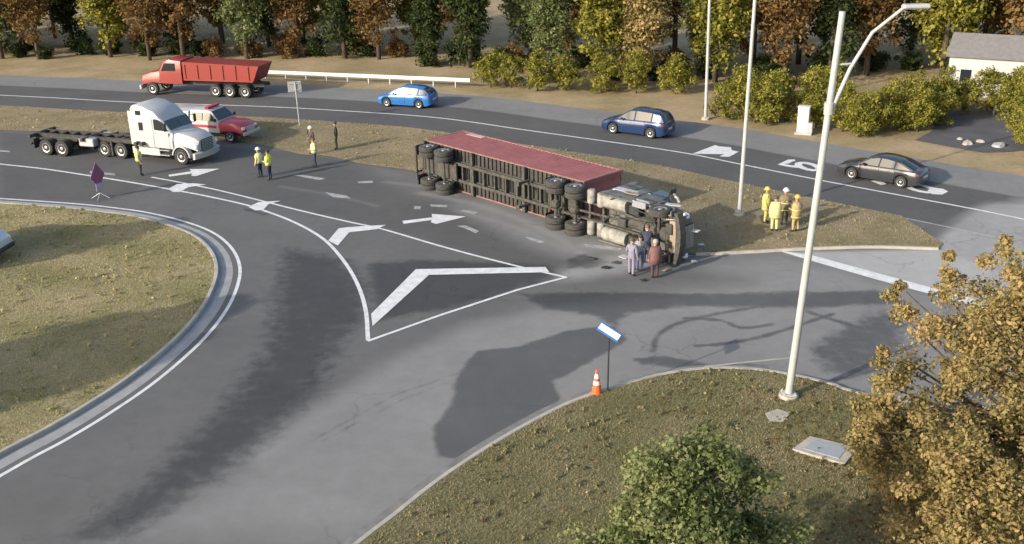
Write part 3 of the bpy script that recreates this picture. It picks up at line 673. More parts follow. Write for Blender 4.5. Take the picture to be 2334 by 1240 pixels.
# overturned rig: truck x -> d, left -> down, up -> away from the camera
TH = rad(-46.9); d = Vector((math.cos(TH), math.sin(TH), 0)); nn = Vector((-d.y, d.x, 0))
LIE = Matrix((d, Vector((0, 0, -1)), nn)).transposed().to_4x4(); REAR = Vector((-4.78, 58.05, 0))
def lie(o, x, z0=1.25, zoff=0.0, yaw=0.0):
    """put a truck-frame object whose local x = 0 lies x metres along the rig"""
    m = LIE @ Matrix.Rotation(yaw, 4, 'Y')
    m.translation = REAR + d * x - nn * z0 + Vector((0, 0, 1.22 + zoff)); o.matrix_world = m
LC, WC, HC = 12.19, 2.44, 2.896
ct = empty('shipping_container')
def corr(side):
    """corrugated wall: zigzag along x, extruded in z"""
    pts = []; x = .18; ph = 0
    while x < LC - .2:
        pts += [(x, 0), (x + .07, 0), (x + .14, -.036), (x + .21, -.036)]; x += .28
    m = MB(); n_ = len(pts); y0 = side * (WC / 2 - .02)
    m.add([(p[0], y0 + side * p[1], .16) for p in pts] + [(p[0], y0 + side * p[1], HC - .1) for p in pts], [(i, i + 1, n_ + i + 1, n_ + i) for i in range(n_ - 1)]); return m
for s in (-1, 1): corr(s).build('corrugated_side', m_red, ct)
r_ = MB(); pts = []
x = .15
while x < LC - .2: pts += [(x, 0), (x + .1, 0), (x + .15, -.02), (x + .25, -.02)]; x += .3
n_ = len(pts); r_.add([(p[0], -1.15, HC - .03 + p[1]) for p in pts] + [(p[0], 1.15, HC - .03 + p[1]) for p in pts], [(i, i + 1, n_ + i + 1, n_ + i) for i in range(n_ - 1)]); r_.build('roof_panel', m_red, ct)
f_ = MB(); f_.box((LC / 2, 0, .13), (LC - .1, 2.3, .06)); f_.build('floor', m_grime, ct)
for k in range(38):
    b = MB(); b.box((.3 + k * .31, 0, .07), (.05, 2.3, .10)); b.build('floor_beam', m_floor, ct)
e_ = MB(); 
ys = np.linspace(-1.1, 1.1, 17)
e_.add([(LC - .05 - (.03 if i % 4 in (2, 3) else 0), y, .15) for i, y in enumerate(ys)] + [(LC - .05 - (.03 if i % 4 in (2, 3) else 0), y, HC - .1) for i, y in enumerate(ys)], [(i, i + 1, 17 + i + 1, 17 + i) for i in range(16)]); e_.build('front_end', m_red, ct)
for s in (-1, 1):
    dr = MB(); dr.box((.03, s * .58, HC / 2), (.06, 1.1, HC - .3), .01); door = dr.build('door', m_red, ct)
    for yy in (.3, .85):
        lb = MB(); lb.tube([(-.02, s * yy, .2), (-.02, s * yy, HC - .2)], .02, 6); lb.build('locking_bar', m_galv, door)
    for z, nm in ((.08, 'bottom_rail'), (HC - .05, 'top_rail')):
        b = MB(); b.box((LC / 2, s * (WC / 2 - .035), z), (LC - .3, .07, .14 if z < 1 else .09), .01); b.build(nm, m_red_edge, ct)
    for x in (.08, LC - .08):
        b = MB(); b.box((x, s * (WC / 2 - .06), HC / 2), (.15, .12, HC - .24), .01); b.build('corner_post', m_red_edge, ct)
        for z in (.06, HC - .06):
            q = MB(); q.box((x, s * (WC / 2 - .08), z), (.18, .165, .12), .01); q.build('corner_casting', m_red_edge, ct)
mk = MB(); mk.box((1.55, -WC / 2 - .004, 2.52), (1.3, .012, .34)); mk.build('pale_marking', mat('pale_marking_paint', (.55, .40, .38), .7, noise=.35, nscale=3), ct)
lie(ct, 0, 0)
tag(ct, 'faded red corrugated shipping container lying on its side', 'container')
oc = make_chassis('overturned_chassis', m_dust, m_tyre_d, L=12.1); lie(oc, .05)
tag(oc, 'overturned container chassis trailer with its underside and wheels facing out', 'trailer')
ot = make_tractor('overturned_tractor', m_green, m_dust, m_silver, m_tyre_d, True, drive=(-5.15, -6.45), under=True, tail=-7.2, roof=3.0); lie(ot, 17.45, 1.22, 0, rad(0))
tag(ot, 'overturned dull grey semi tractor lying in front of the red container', 'truck')
# fairings and hoses that show on the overturned cab
for (x0, z0, x1, z1, y) in ((.35, 2.0, -.05, 2.25, -1.18), (.75, 1.7, .3, 2.05, -1.12)):
    b = MB(); b.tube([(x0 - .9, y, z0 + .35), (x1 - .9, y, z1 + .5)], .06, 8); b.build('sun_visor_strip', m_white, ot, smooth=35)
b = MB(); b.box((-2.9, -1.16, 1.6), (1.3, .08, .5), .03); b.build('cab_extender', m_white, ot)
b = MB(); b.box((.2, -1.0, .72), (.9, .06, .5), .02); b.build('inner_fender', m_tan, ot)
b = MB(); b.box((.75, 0, .62), (.5, 1.5, .08), .03); b.build('splash_guard', m_tan, ot)

for k in range(9):
    x0 = -3.6 + .5 * k + random.uniform(-.1, .1); y0 = random.uniform(-.9, .3); pts = [(x0, y0, .62 + random.uniform(-.1, .15)), (x0 + .3, y0 + random.uniform(-.3, .3), .45 + random.uniform(-.1, .1)), (x0 + .7, y0 + random.uniform(-.4, .4), .6), (x0 + 1.0, y0 + random.uniform(-.5, .5), .8)]
    b = MB(); b.tube([p[:2] + (p[2],) for p in pts], .028, 6); b.build('hose', m_dark if k % 3 else m_grime, ot, smooth='all')
for (x, y, z, dx, dy, dz, m_) in ((-1.5, -.75, .70, .6, .45, .4, m_dark), (-1.5, .75, .70, .6, .45, .4, m_dark), (.55, -.35, .62, .35, .5, .3, m_grime), (.6, .4, .7, .3, .4, .25, m_dark), (-.75, -.62, .95, .5, .3, .35, m_grime), (-2.2, 0, .62, .5, .4, .3, m_grime)):
    b = MB(); b.box((x, y, z), (dx, dy, dz), .04); b.build('underside_box', m_, ot)
b = MB(); b.tube([(-.3, -.45, .6), (-1.4, -.42, .5), (-2.6, -.55, .55), (-3.3, -.9, .8)], .06, 10); b.build('exhaust_pipe', m_dust, ot, smooth='all')
DEB = 'torn pieces lying round the overturned tractor'
for k, (px, py) in enumerate(((1405, 600), (1422, 588), (1440, 612), (1530, 606), (1556, 592), (1584, 598), (1612, 584), (1380, 612), (1350, 590), (1600, 560), (1518, 618), (1465, 640))):
    g = G(px, py, .012); n_ = random.randint(5, 7); r_k = random.uniform(.10, .30)
    pl = [Vector((r_k * random.uniform(.5, 1.1) * math.cos(a), r_k * random.uniform(.4, 1.0) * math.sin(a), random.uniform(0, .07))) for a in np.linspace(0, 2 * math.pi, n_ + 1)[:-1]]
    b = MB(); b.prism(pl, (0, 0, .03)); b.v = [(v[0], v[1], max(v[2], 0)) for v in b.v]; o = b.build('debris_piece', (m_dust, m_white, m_tan, m_dark)[k % 4], None, loc=g)
    tag(o, ('dusty grey', 'white', 'tan', 'black')[k % 4] + ' torn piece of debris on the road by the overturned tractor', 'debris', DEB)
for k, (x, y, z, ry, m_) in enumerate(((.1, -1.17, 1.35, .25, m_white), (-1.0, -1.2, 1.0, -.4, m_dust), (-2.3, -1.2, 1.35, .15, m_tan), (-3.0, -1.18, 2.2, -.2, m_dust), (.7, -.8, .75, .6, m_white), (-.4, -.9, .55, -.3, m_tan), (1.1, -.2, 1.4, .2, m_white))):
    pl = [(q[0] * math.cos(ry) - q[1] * math.sin(ry) + x, y + random.uniform(-.03, .02), q[0] * math.sin(ry) + q[1] * math.cos(ry) + z) for q in ((-.4, -.12), (-.1, -.2), (.38, -.1), (.42, .1), (.05, .16), (-.35, .13))]
    b = MB(); b.prism(pl, (0, -.04, 0)); b.build('bent_panel', m_, ot)
# red dump truck on the far lane
dt = empty('dump_truck'); A, B = G(352, 216), G(527, 222); hd = math.atan2(A.y - B.y, A.x - B.x); h = Vector((math.cos(hd), math.sin(hd), 0)); n = Vector((-h.y, h.x, 0))
c = B - n * 1.0 - h * 0; dt.location = (c.x, c.y, .006); dt.rotation_euler = (0, 0, hd)
wbse = (A - B).length
b = MB(); b.loft([sect(x, z0, z1, wb, wb - .03, .14) for x, z0, z1, wb in [(wbse - 2.7, .95, 2.75, 1.12), (wbse - 1.6, .95, 2.85, 1.12), (wbse - 1.15, .95, 2.7, 1.1), (wbse - .7, .95, 2.0, 1.05)]]); b.build('cab', m_red_t, dt, smooth=38)
b = MB(); b.loft([sect(x, z0, z1, wb, wb - .1, .12) for x, z0, z1, wb in [(wbse - .72, .95, 1.9, 1.0), (wbse + .2, .9, 1.75, .95), (wbse + 1.0, .8, 1.5, .85)]]); b.build('hood', m_red_t, dt, smooth=38)
b = MB(); b.prism([(wbse - 1.12, -.98, 2.62), (wbse - .74, -1.0, 2.06), (wbse - .74, 1.0, 2.06), (wbse - 1.12, .98, 2.62)], (.03, 0, .03)); b.build('windshield', m_glass_w, dt)
for s in (-1, 1):
    b = MB(); b.prism([(wbse - 2.2, s * 1.13, 1.95), (wbse - .95, s * 1.12, 1.95), (wbse - 1.3, s * 1.12, 2.55), (wbse - 2.2, s * 1.13, 2.55)], (0, s * .012, 0)); b.build('side_window', m_glass, dt)
    b = MB(); b.box((wbse / 2 - 1, s * .43, .9), (wbse + 3.4, .09, .26)); b.build('frame_rail', m_dark, dt)
    wheel(dt, wbse, s * 1.02, .51, .3)
    for x in (0, -1.32, 1.2): wheel(dt, x, s * .92, .51, .275, dual=True)
b = MB(); b.prism([(wbse - 2.9, -1.2, 1.25), (-2.1, -1.2, 1.25), (-2.7, -1.2, 2.5), (wbse - 2.9, -1.2, 2.7)], (0, 2.4, 0)); bed = b.build('dump_body', m_red_t, dt)
for s in (-1, 1):
    for x in np.linspace(-1.8, wbse - 3.1, 6):
        q = MB(); q.box((x, s * 1.23, 1.95), (.1, .07, 1.1), .01); q.build('body_rib', m_red_t, bed)
b = MB(); b.box((wbse + 1.05, 0, .6), (.2, 2.3, .35), .04); b.build('bumper', m_galv, dt)
tag(dt, 'red dump truck on the far lane of the highway', 'truck')

# rescue pickup behind the white tractor
FRONT = G(527, 326); hd = rad(-20); h = Vector((math.cos(hd), math.sin(hd), 0)); n = Vector((h.y, -h.x, 0)); rp = empty('rescue_truck')
c = FRONT - n * .85; rp.location = (c.x, c.y, .05); rp.rotation_euler = (0, 0, hd)
b = MB(); b.loft([sect(x, z0, z1, wb, wt_, .1) for x, z0, z1, wb, wt_ in [(-.75, .65, 1.32, .98, .93), (-.2, .75, 1.30, .98, .9), (.35, .75, 1.25, .97, .88), (.85, .6, 1.14, .92, .82), (1.0, .55, .98, .86, .76)]]); b.build('hood', m_fire, rp, smooth=38)
b = MB(); b.loft([sect(x, z0, z1, wb, wt_, .1) for x, z0, z1, wb, wt_ in [(-2.9, .6, 1.98, .98, .80), (-1.6, .6, 2.02, .98, .80), (-1.35, .6, 1.95, .98, .8), (-.7, .6, 1.34, .98, .92)]]); b.build('cab', m_white, rp, smooth=38)
b = MB(); b.loft([sect(x, z0, z1, wb, wt_, .1) for x, z0, z1, wb, wt_ in [(-5.2, .65, 1.9, 1.0, .94), (-3.0, .65, 1.9, 1.0, .94)]]); b.build('utility_body', m_white, rp, smooth=38)
b = MB(); b.prism([(-1.31, -.74, 1.93), (-.75, -.84, 1.40), (-.75, .84, 1.40), (-1.31, .74, 1.93)], (.025, 0, .025)); b.build('windshield', m_glass, rp)
for s in (-1, 1):
    for (xa, xb, xc) in ((-1.85, -.95, -1.35), (-2.75, -1.95, -1.95)):
        b = MB(); b.prism([(xa, s * .99, 1.36), (xb, s * .99, 1.36), (xc, s * .86, 1.86), (xa, s * .86, 1.86)], (0, s * .012, 0)); b.build('side_window', m_glass, rp)
    b = MB(); b.box((-1.9, s * .995, 1.0), (2.0, .02, .16)); b.build('red_stripe', m_fire, rp)
    b = MB(); b.box((.93, s * .68, .92), (.16, .34, .2), .04); b.build('headlight', m_lamp_w, rp)
    b = MB(); b.box((-.85, s * 1.12, 1.45), (.1, .2, .22), .03); b.build('mirror', m_dark, rp)
    for k in range(2):
        b = MB(); b.box((-3.6 - k * 1.05, s * 1.005, 1.35), (.9, .02, .7), .005); b.build('locker_door', m_pale, rp)
    wheel(rp, .02, s * .84, .40, .26); wheel(rp, -3.75, s * .84, .40, .26)
b = MB(); b.box((1.04, 0, .85), (.06, .95, .32), .02); b.build('grille', m_alu, rp)
b = MB(); b.box((1.1, 0, .58), (.16, 1.9, .24), .05); b.build('bumper', m_galv, rp)
b = MB(); b.box((-1.75, 0, 2.12), (.32, 1.3, .14), .04); b.build('light_bar', m_lamp_r, rp)
b = MB(); b.box((-2.2, 0, .5), (5.4, .9, .25)); b.build('underbody', m_dark, rp)
tag(rp, 'white and red rescue truck parked behind the white tractor', 'truck')

# pale van at the left edge of the frame, on the island
vg = G(18, 592, .13); van = empty('parked_van', (vg.x - 2.35, vg.y + .25, .13), rad(-8))
b = MB(); b.loft([sect(x, z0, z1, wb, wt_, .18) for x, z0, z1, wb, wt_ in [(-3.0, .4, 2.3, .98, .9), (-2.8, .4, 2.42, .98, .9), (.3, .4, 2.42, .98, .9), (.9, .4, 2.2, .98, .9), (1.55, .4, 1.42, .96, .9), (2.15, .45, 1.15, .9, .82), (2.3, .5, .9, .84, .76)]]); b.build('body', m_pale, van, smooth=38)
b = MB(); b.prism([(.95, -.78, 2.15), (1.5, -.86, 1.50), (1.5, .86, 1.50), (.95, .78, 2.15)], (.03, 0, .03)); b.build('windshield', m_glass, van)
for s in (-1, 1):
    b = MB(); b.prism([(-.2, s * .985, 1.45), (1.25, s * .98, 1.45), (.75, s * .95, 2.05), (-.2, s * .95, 2.05)], (0, s * .015, 0)); b.build('side_window', m_glass, van)
    b = MB(); b.box((2.17, s * .64, .92), (.22, .32, .2), .05); b.build('headlight', m_lamp_w, van)
    for x in (1.45, -1.9): wheel(van, x, s * .9, .36, .24)
b = MB(); b.box((2.3, 0, .55), (.14, 1.75, .22), .05); b.build('bumper', m_dark, van)
tag(van, 'pale grey van cut off by the left edge, parked on the grass island', 'van')

# ------------------------------------------------------------------ poles, signs, cabinets, barrier
def pole(name, base, top, r0, r1, label, cat='light pole', arm=None, foot=True, group=None):
    o = empty(name, base); t = Vector(top) - Vector(base)
    b = MB(); b.tube([t * k for k in np.linspace(.0, 1, 7)], [r0 + (r1 - r0) * k for k in np.linspace(0, 1, 7)], 14); b.build('shaft', m_galv, o, smooth=40)
    if foot:
        b = MB(); b.lathe([(.05, -.02), (r0 * 2.5, -.02), (r0 * 2.5, .10), (r0 * 2.3, .13), (.05, .13)], 'z', 18); b.build('footing', m_conc, o, smooth=30)
        b = MB(); b.box((0, 0, .15), (r0 * 3.4, r0 * 3.4, .04), .008); pl = b.build('base_plate', m_galv, o)
        for sx in (-1, 1):
            for sy in (-1, 1):
                q = MB(); q.lathe([(.01, .16), (.025, .16), (.025, .22), (.01, .22)], 'z', 6, (sx * r0 * 1.35, sy * r0 * 1.35, 0)); q.build('anchor_bolt', m_galv, pl)
    if arm: arm(o, t)
    return tag(o, label, cat, group)
pb = G(1797, 905, .13); ptop = pb + Vector((.62, .0, 12.6))
def arm1(o, t):
    z = 9.75; c = t * (z / t.z)
    b = MB(); b.lathe([(.10, -.18), (.15, -.18), (.15, .18), (.10, .18)], 'z', 14, c); b.build('collar', m_galv, o, smooth=30)
    e = c + Vector((2.0, .2, 2.9)); b = MB(); b.tube([c + Vector((.1, 0, 0)), c + Vector((.55, .05, 1.2)), c + Vector((1.1, .1, 2.2)), e], [.07, .06, .055, .05], 10); br = b.build('bracket_arm', m_galv, o, smooth=40)
    b = MB(); b.tube([c + Vector((.05, 0, 1.3)), c + Vector((.62, .05, 1.32))], .035, 8); b.build('brace', m_galv, br, smooth=40)
    b = MB(); b.box(e + Vector((.35, .02, .02)), (.8, .32, .14), .05); b.build('lamp_head', m_galv, o)
pole('light_pole', pb, ptop, .13, .095, 'tall pale grey light pole standing on the lower right grass corner', arm=arm1)
p2 = G(1685, 490, .03)
def arm2(o, t):
    c = t; e = c + Vector((-2.2, 1.2, .6)); b = MB(); b.tube([c - Vector((0, 0, .1)), c + Vector((-.8, .45, .45)), e], .045, 10); b.build('bracket_arm', m_galv, o, smooth=40)
    b = MB(); b.box(e + Vector((-.25, .13, 0)), (.7, .3, .13), .05, rot=Matrix.Rotation(rad(-28), 3, 'Z')); b.build('lamp_head', m_galv, o)
pole('light_pole', p2, p2 + Vector((.12, 0, 11.5)), .11, .08, 'pale pole on the median grass beside the group of firefighters', arm=arm2)
p3 = G(1608, 272, -.05)
pole('light_pole', p3, p3 + Vector((-.12, 0, 9.0)), .115, .09, 'pale pole rising from the far verge behind the dark blue car', foot=True)
p4 = G(1659, 240, -.05); o = empty('marker_post', p4); b = MB(); b.box((0, 0, .55), (.12, .12, 1.15), .02); b.build('shaft', m_conc, o); b = MB(); b.box((0, 0, 1.15), (.15, .15, .06), .02); b.build('cap', m_conc, o)
tag(o, 'short pale post on the far verge in front of the shrubs', 'post')

# grey sign seen from behind
sb = G(683, 287, .03); sg = empty('road_sign', sb)
b = MB(); b.tube([(0, 0, -.02), (-.05, 0, 3.05)], .04, 8); b.build('post', m_galv, sg)
b = MB(); b.box((-.1, .05, 2.72), (.92, .03, .75), .01, rot=Matrix.Rotation(rad(12), 3, 'Z')); b.build('panel', m_grey, sg)
for z in (2.5, 2.95):
    b = MB(); b.box((-.1, .0, z), (.7, .04, .05), .005, rot=Matrix.Rotation(rad(12), 3, 'Z')); b.build('stiffener', m_galv, sg)
tag(sg, 'grey square sign seen from behind beside the highway', 'sign')
# pink roll-up sign on a stand
kb = G(230, 452, .0); ks = empty('incident_sign', kb, rad(66)); ks.scale = (.8, .8, .92)
b = MB(); b.tube([(0, 0, .32), (0, 0, 2.15)], .025, 6); b.build('mast', m_dark, ks)
b = MB(); b.prism([(0, 0, .62), (.66, 0, 1.4), (0, 0, 2.22), (-.66, 0, 1.4)], (0, -.03, 0)); b.build('sign_face', m_pink, ks)
b = MB(); b.prism([(-.3, -.035, .5), (.3, -.035, .5), (.3, -.035, .95), (-.3, -.035, .95)], (0, -.02, 0)); b.build('lower_panel', m_pinkw, ks)
for k in range(4):
    a = k * math.pi / 2 + .4; b = MB(); b.tube([(0, 0, .34), (.62 * math.cos(a), .62 * math.sin(a), .02)], .02, 6); b.build('leg', m_galv, ks)
tag(ks, 'pink diamond roll-up sign on a folding stand in the ramp lane', 'sign')
# blue panel on a thin post, its white glare painted on as a face
qb = G(1385, 891, .13); qs = empty('panel_post', qb)
b = MB(); b.tube([(0, 0, -.02), (.02, 0, 2.15)], .03, 8); b.build('post', m_dark, qs)
R_ = Matrix.Rotation(rad(-25), 3, 'Z') @ Matrix.Rotation(rad(26), 3, 'Y') @ Matrix.Rotation(rad(38), 3, 'X')
b = MB(); b.box((.03, .0, 2.2), (.82, .34, .05), .01, rot=R_); pn = b.build('panel', m_signb, qs)
b = MB(); b.box(Vector((.03, 0, 2.2)) + R_ @ Vector((0, .0, .03)), (.76, .22, .012), .003, rot=R_); b.build('panel_glare', m_glare, pn)
b = MB(); b.box((.03, 0, 2.1), (.07, .07, .14), .01); b.build('bracket', m_dark, qs)
tag(qs, 'tilted blue panel with painted white glare on a thin post behind the traffic cone', 'panel')
# traffic cone
cb = G(1360, 902, .01); cn = empty('traffic_cone', cb)
b = MB(); b.box((0, 0, .025), (.46, .46, .05), .015); b.build('base', m_orange, cn)
def cr_(z): return .19 - .155 * (z - .05) / .93
b = MB(); b.lathe([(cr_(.05), .05), (cr_(.5), .5), (cr_(.98), .98), (.02, .985)], 'z', 22); cone_b = b.build('cone_body', m_orange, cn, smooth=35)
for za, zb in ((.45, .58), (.68, .84)):
    b = MB(); b.lathe([(cr_(za) + .004, za), (cr_(zb) + .004, zb)], 'z', 22); b.build('reflective_band', m_reflect, cone_b, smooth=35)
tag(cn, 'orange traffic cone beside the kerb of the lower right grass corner', 'cone')
# roadside cabinet
cbp = G(1832, 304, -.05); cb_ = empty('roadside_cabinet', cbp, rad(-25))
b = MB(); b.box((0, 0, .04), (1.1, .8, .14), .02); b.build('plinth', m_conc, cb_)
b = MB(); b.box((-.08, 0, .92), (.72, .5, 1.65), .03); bod = b.build('body', m_cab, cb_)
b = MB(); b.box((-.08, 0, 1.77), (.8, .58, .06), .02); b.build('lid', m_cab, cb_)
b = MB(); b.box((-.08, -.26, .95), (.60, .02, 1.45), .008); dd = b.build('door', m_cab, cb_)
b = MB(); b.box((.12, -.28, .95), (.03, .03, .16), .005); b.build('handle', m_dark, dd)
b = MB(); b.box((.42, -.22, .45), (.32, .36, .7), .03); b.build('side_box', m_grey, cb_)
tag(cb_, 'pale grey equipment cabinet on the far verge in front of the shrubs', 'cabinet')
# concrete pads in the grass corner
def pad(px, h, label):
    P_ = GL(px, .13); c = sum(P_, Vector()) / len(P_); o = empty('concrete_pad', c)
    b = MB(); b.prism([(p - c) + Vector((0, 0, -.05)) for p in P_], (0, 0, h + .05)); b.build('slab', m_conc, o)
    if h > .06:
        b = MB(); b.prism([((p - c) * .68) + Vector((0, 0, h)) for p in P_], (0, 0, .015)); b.build('cover', m_grey, o)
    return tag(o, label, 'concrete pad')
pad([(1806, 1028), (1846, 999), (1955, 1025), (1925, 1062)], .08, 'pale rectangular concrete pad with a grey cover in the grass')
pad([(1744, 944), (1772, 934), (1802, 944), (1786, 961), (1756, 962)], .04, 'small worn concrete slab just below the light pole')
# guardrail beside the far lane
ga, gb_ = G(700, 183), G(1072, 199); gl = (gb_ - ga); L_ = gl.length; an = math.atan2(gl.y, gl.x); gd = empty('guardrail', (ga.x, ga.y, -.05), an)
b = MB(); prof = [(-.02, .45), (-.08, .50), (-.08, .56), (-.02, .60), (-.08, .65), (-.08, .71), (-.02, .76), (.0, .76), (-.06, .70), (-.06, .66), (.0, .60), (-.06, .55), (-.06, .51), (.0, .45)]
b.loft([[(x, y, z) for y, z in prof] for x in (-6, 0, L_ * .5, L_)]); b.build('beam', mat('pale_barrier', (.70, .69, .65), .5, noise=.1), gd)
for k, x in enumerate(np.arange(-5.8, L_, 1.9)):
    b = MB(); b.box((x, .06, .36), (.1, .12, .8), .01); b.build('post', m_galv, gd)
tag(gd, 'pale metal guardrail beside the far lane above the blue hatchback', 'guardrail')
# far building, upper right
bc = G(2240, 243, -.05); bl = empty('low_building', (bc.x + 4.2, bc.y + 4.8, -.06), rad(-28)); bl.scale = (.62, .8, .85)
b = MB(); b.box((0, 0, 1.7), (14, 8, 3.4), .03); wl = b.build('wall', m_bldw, bl)
b = MB(); b.prism([(-7.4, -4.4, 3.4), (7.4, -4.4, 3.4), (7.4, 0, 5.0), (7.4, 4.4, 3.4), (-7.4, 4.4, 3.4), (-7.4, 0, 5.0)][0:0] or [(-7.4, -4.4, 3.42), (-7.4, 0, 4.9), (-7.4, 4.4, 3.42)], (14.8, 0, 0)); b.build('roof', m_roof, bl)
for x in (-5, -2, 1, 4):
    b = MB(); b.box((x, -4.02, 1.8), (1.2, .06, 1.1), .01); wn = b.build('window', m_glass, bl); b = MB(); b.box((x, -4.06, 1.2), (1.4, .12, .08)); b.build('sill', m_conc, wn)
tag(bl, 'low pale building beyond the dark lot at the upper right', 'building')
for k, (px, py, s_) in enumerate(((2186, 318, .2), (2204, 329, .36), (2234, 324, .26), (2276, 334, .4))):
    g_ = G(px, py, -.05); b = MB(); vs = []
    me = bmesh.new(); bmesh.ops.create_icosphere(me, subdivisions=2, radius=s_)
    for v in me.verts: v.co *= 1 + .28 * math.sin(v.co.x * 9 + k) * math.cos(v.co.y * 7 - k); v.co.z = max(v.co.z * .65, -.1)
    m_ = bpy.data.meshes.new('boulder'); me.to_mesh(m_); me.free(); m_.materials.append(m_conc if k < 3 else m_grey); o = inst('boulder', m_, None, g_)
    tag(o, ['small pale boulder at the left end of the row by the dark lot', 'largest pale boulder in the row by the dark lot', 'pale boulder in the middle of the row by the dark lot', 'grey boulder at the right end of the row by the dark lot'][k], 'boulder', 'boulders by the dark lot')

# ------------------------------------------------------------------ people
SK = {}
def pm(name, c, r=.8): 
    if name not in SK: SK[name] = mat(name, c, r, noise=.12, nscale=6)
    return SK[name]
skin_m = pm('skin', (.42, .26, .19), .6); boot_m = pm('boots', (.03, .028, .026))
ARMS = {'down': ((-.03, .25, 1.13), (.05, .27, .88)), 'bent': ((-.02, .25, 1.14), (.23, .16, 1.12)), 'hip': ((-.09, .38, 1.16), (.03, .20, 1.02)), 'reach': ((.20, .24, 1.24), (.45, .17, 1.28)), 'fold': ((.08, .27, 1.14), (.20, -.02, 1.20))}
def person(px, py, face, label, shirt, trousers, arms=('down', 'down'), bulk=1.0, h=1.78, step=.0, bend=0.0, head=None, vest=None, coat=None, z=0.0, hold=None, group=None):
    """feet at the pixel; face is the heading in degrees; the body is one skinned mesh"""
    base = G(px, py, z); root = empty('person', base, rad(face)); root.scale = (h / 1.78,) * 3
    V = []; E = []; RAD = []
    def add(p, r, parent=None):
        V.append(Vector(p)); RAD.append(r)
        if parent is not None: E.append((parent, len(V) - 1))
        return len(V) - 1
    cb_, sb_ = math.cos(bend), math.sin(bend)
    def B(p):     # bend the upper body forward about the hips
        x, y, zz = p; dz = zz - .95; return (x * cb_ + dz * sb_, y, .95 + dz * cb_ - x * sb_)
    pel = add((0, 0, .95), .135 * bulk)
    wa = add(B((.0, 0, 1.10)), .125 * bulk, pel); chh = add(B((.0, 0, 1.30)), .15 * bulk, wa); nk = add(B((-.005, 0, 1.475)), .06, chh)
    hb = add(B((.015, 0, 1.56)), .075, nk); hm = add(B((.02, 0, 1.65)), .098, hb); ht = add(B((.01, 0, 1.73)), .07, hm); add(B((.115, 0, 1.635)), .016, hm)
    for s in (-1, 1): add(B((.01, s * .105, 1.64)), .018, hm)
    hands = []
    for s, am in ((1, arms[0]), (-1, arms[1])):
        e, w_ = ARMS[am]; sh = add(B((0, s * .175, 1.41)), .075 * bulk, chh); el = add(B((e[0], s * e[1], e[2])), .05 * bulk, sh)
        wv = Vector(B((w_[0], s * w_[1], w_[2]))); wr = add(wv, .033 * bulk, el); dirn = (wv - V[el]).normalized(); pa = wv + dirn * .075; pl = add(pa, .036, wr); hands.append(pa)
        side = dirn.cross(Vector((0, s, 0)));
        if side.length < .2: side = dirn.cross(Vector((0, 0, 1)))
        side.normalize(); pn_ = dirn.cross(side)
        for k, ln in enumerate((.075, .085, .08, .065)):
            o_ = side * (.030 - .02 * k); f1 = add(pa + o_ + dirn * ln * .5, .0095, pl); add(pa + o_ + dirn * ln * .95 + pn_ * .02 * s, .008, f1)
        t1 = add(pa + side * .045 - dirn * .02, .011, pl); add(pa + side * .065 + dirn * .02, .009, t1)
    for s in (-1, 1):
        f_ = step * s; hp_ = add((0, s * .095, .90), .10 * bulk, pel); kn = add((f_ * .55 + .02, s * .105, .50), .072 * bulk, hp_); an_ = add((f_ - .03, s * .11, .10), .05 * bulk, kn); add((f_ + .15, s * .125, .042), .042, an_)
    me = bpy.data.meshes.new('skeleton'); me.from_pydata(V, E, []); o = bpy.data.objects.new('skeleton', me); col.objects.link(o)
    o.modifiers.new('skin', 'SKIN')
    for i, sv in enumerate(me.skin_vertices[0].data): sv.radius = (RAD[i], RAD[i]); sv.use_root = (i == 0)
    sbm = o.modifiers.new('sub', 'SUBSURF'); sbm.levels = 1; sbm.render_levels = 1
    dg = bpy.context.evaluated_depsgraph_get(); dg.update(); bmn = bpy.data.meshes.new_from_object(o.evaluated_get(dg)); bmn.name = 'body'
    bpy.data.objects.remove(o, do_unlink=True)
    bmn.materials.clear()
    for q in (shirt, trousers, skin_m, boot_m): bmn.materials.append(q)
    hc = Vector(B((0, 0, 1.65)))
    for p in bmn.polygons:
        c = p.center
        if (c - hc).length < .165 or any((c - hh).length < .10 for hh in hands): p.material_index = 2
        elif c.z < .14: p.material_index = 3
        elif c.z < .98 and abs(c.y) < .215 and (abs(c.x) < .22 or c.z < .6) and not (bend > .3 and c.x > .2 and c.z > .6): p.material_index = 1
        else: p.material_index = 0
        p.use_smooth = True
    # keep the soles on the ground
    mz = min(v.co.z for v in bmn.vertices)
    for v in bmn.vertices: v.co.z -= mz
    body = bpy.data.objects.new('body', bmn); col.objects.link(body); body.parent = root
    def shell(nm, zs, m, bulk_=1.0, open_=False):
        b = MB(); b.loft([[B((rx * bulk_ * math.cos(a), ry * bulk_ * math.sin(a), zz)) for a in np.linspace(0, 2 * math.pi, 17)[:-1]] for zz, rx, ry in zs], caps=not open_); return b.build(nm, m, root, smooth='all', loc=(0, 0, -mz))
    if vest:
        vv = shell('vest', [(.90, .165, .205), (1.05, .162, .20), (1.28, .178, .215), (1.40, .15, .20), (1.47, .08, .10)], vest, bulk)
        for zz in (1.02, 1.20):
            b = MB(); b.loft([[B((.182 * bulk * math.cos(a), .221 * bulk * math.sin(a), q)) for a in np.linspace(0, 2 * math.pi, 17)[:-1]] for q in (zz, zz + .05)], caps=False); b.build('reflective_band', pm('reflective_tape', (.62, .62, .55), .4), vv, smooth='all')
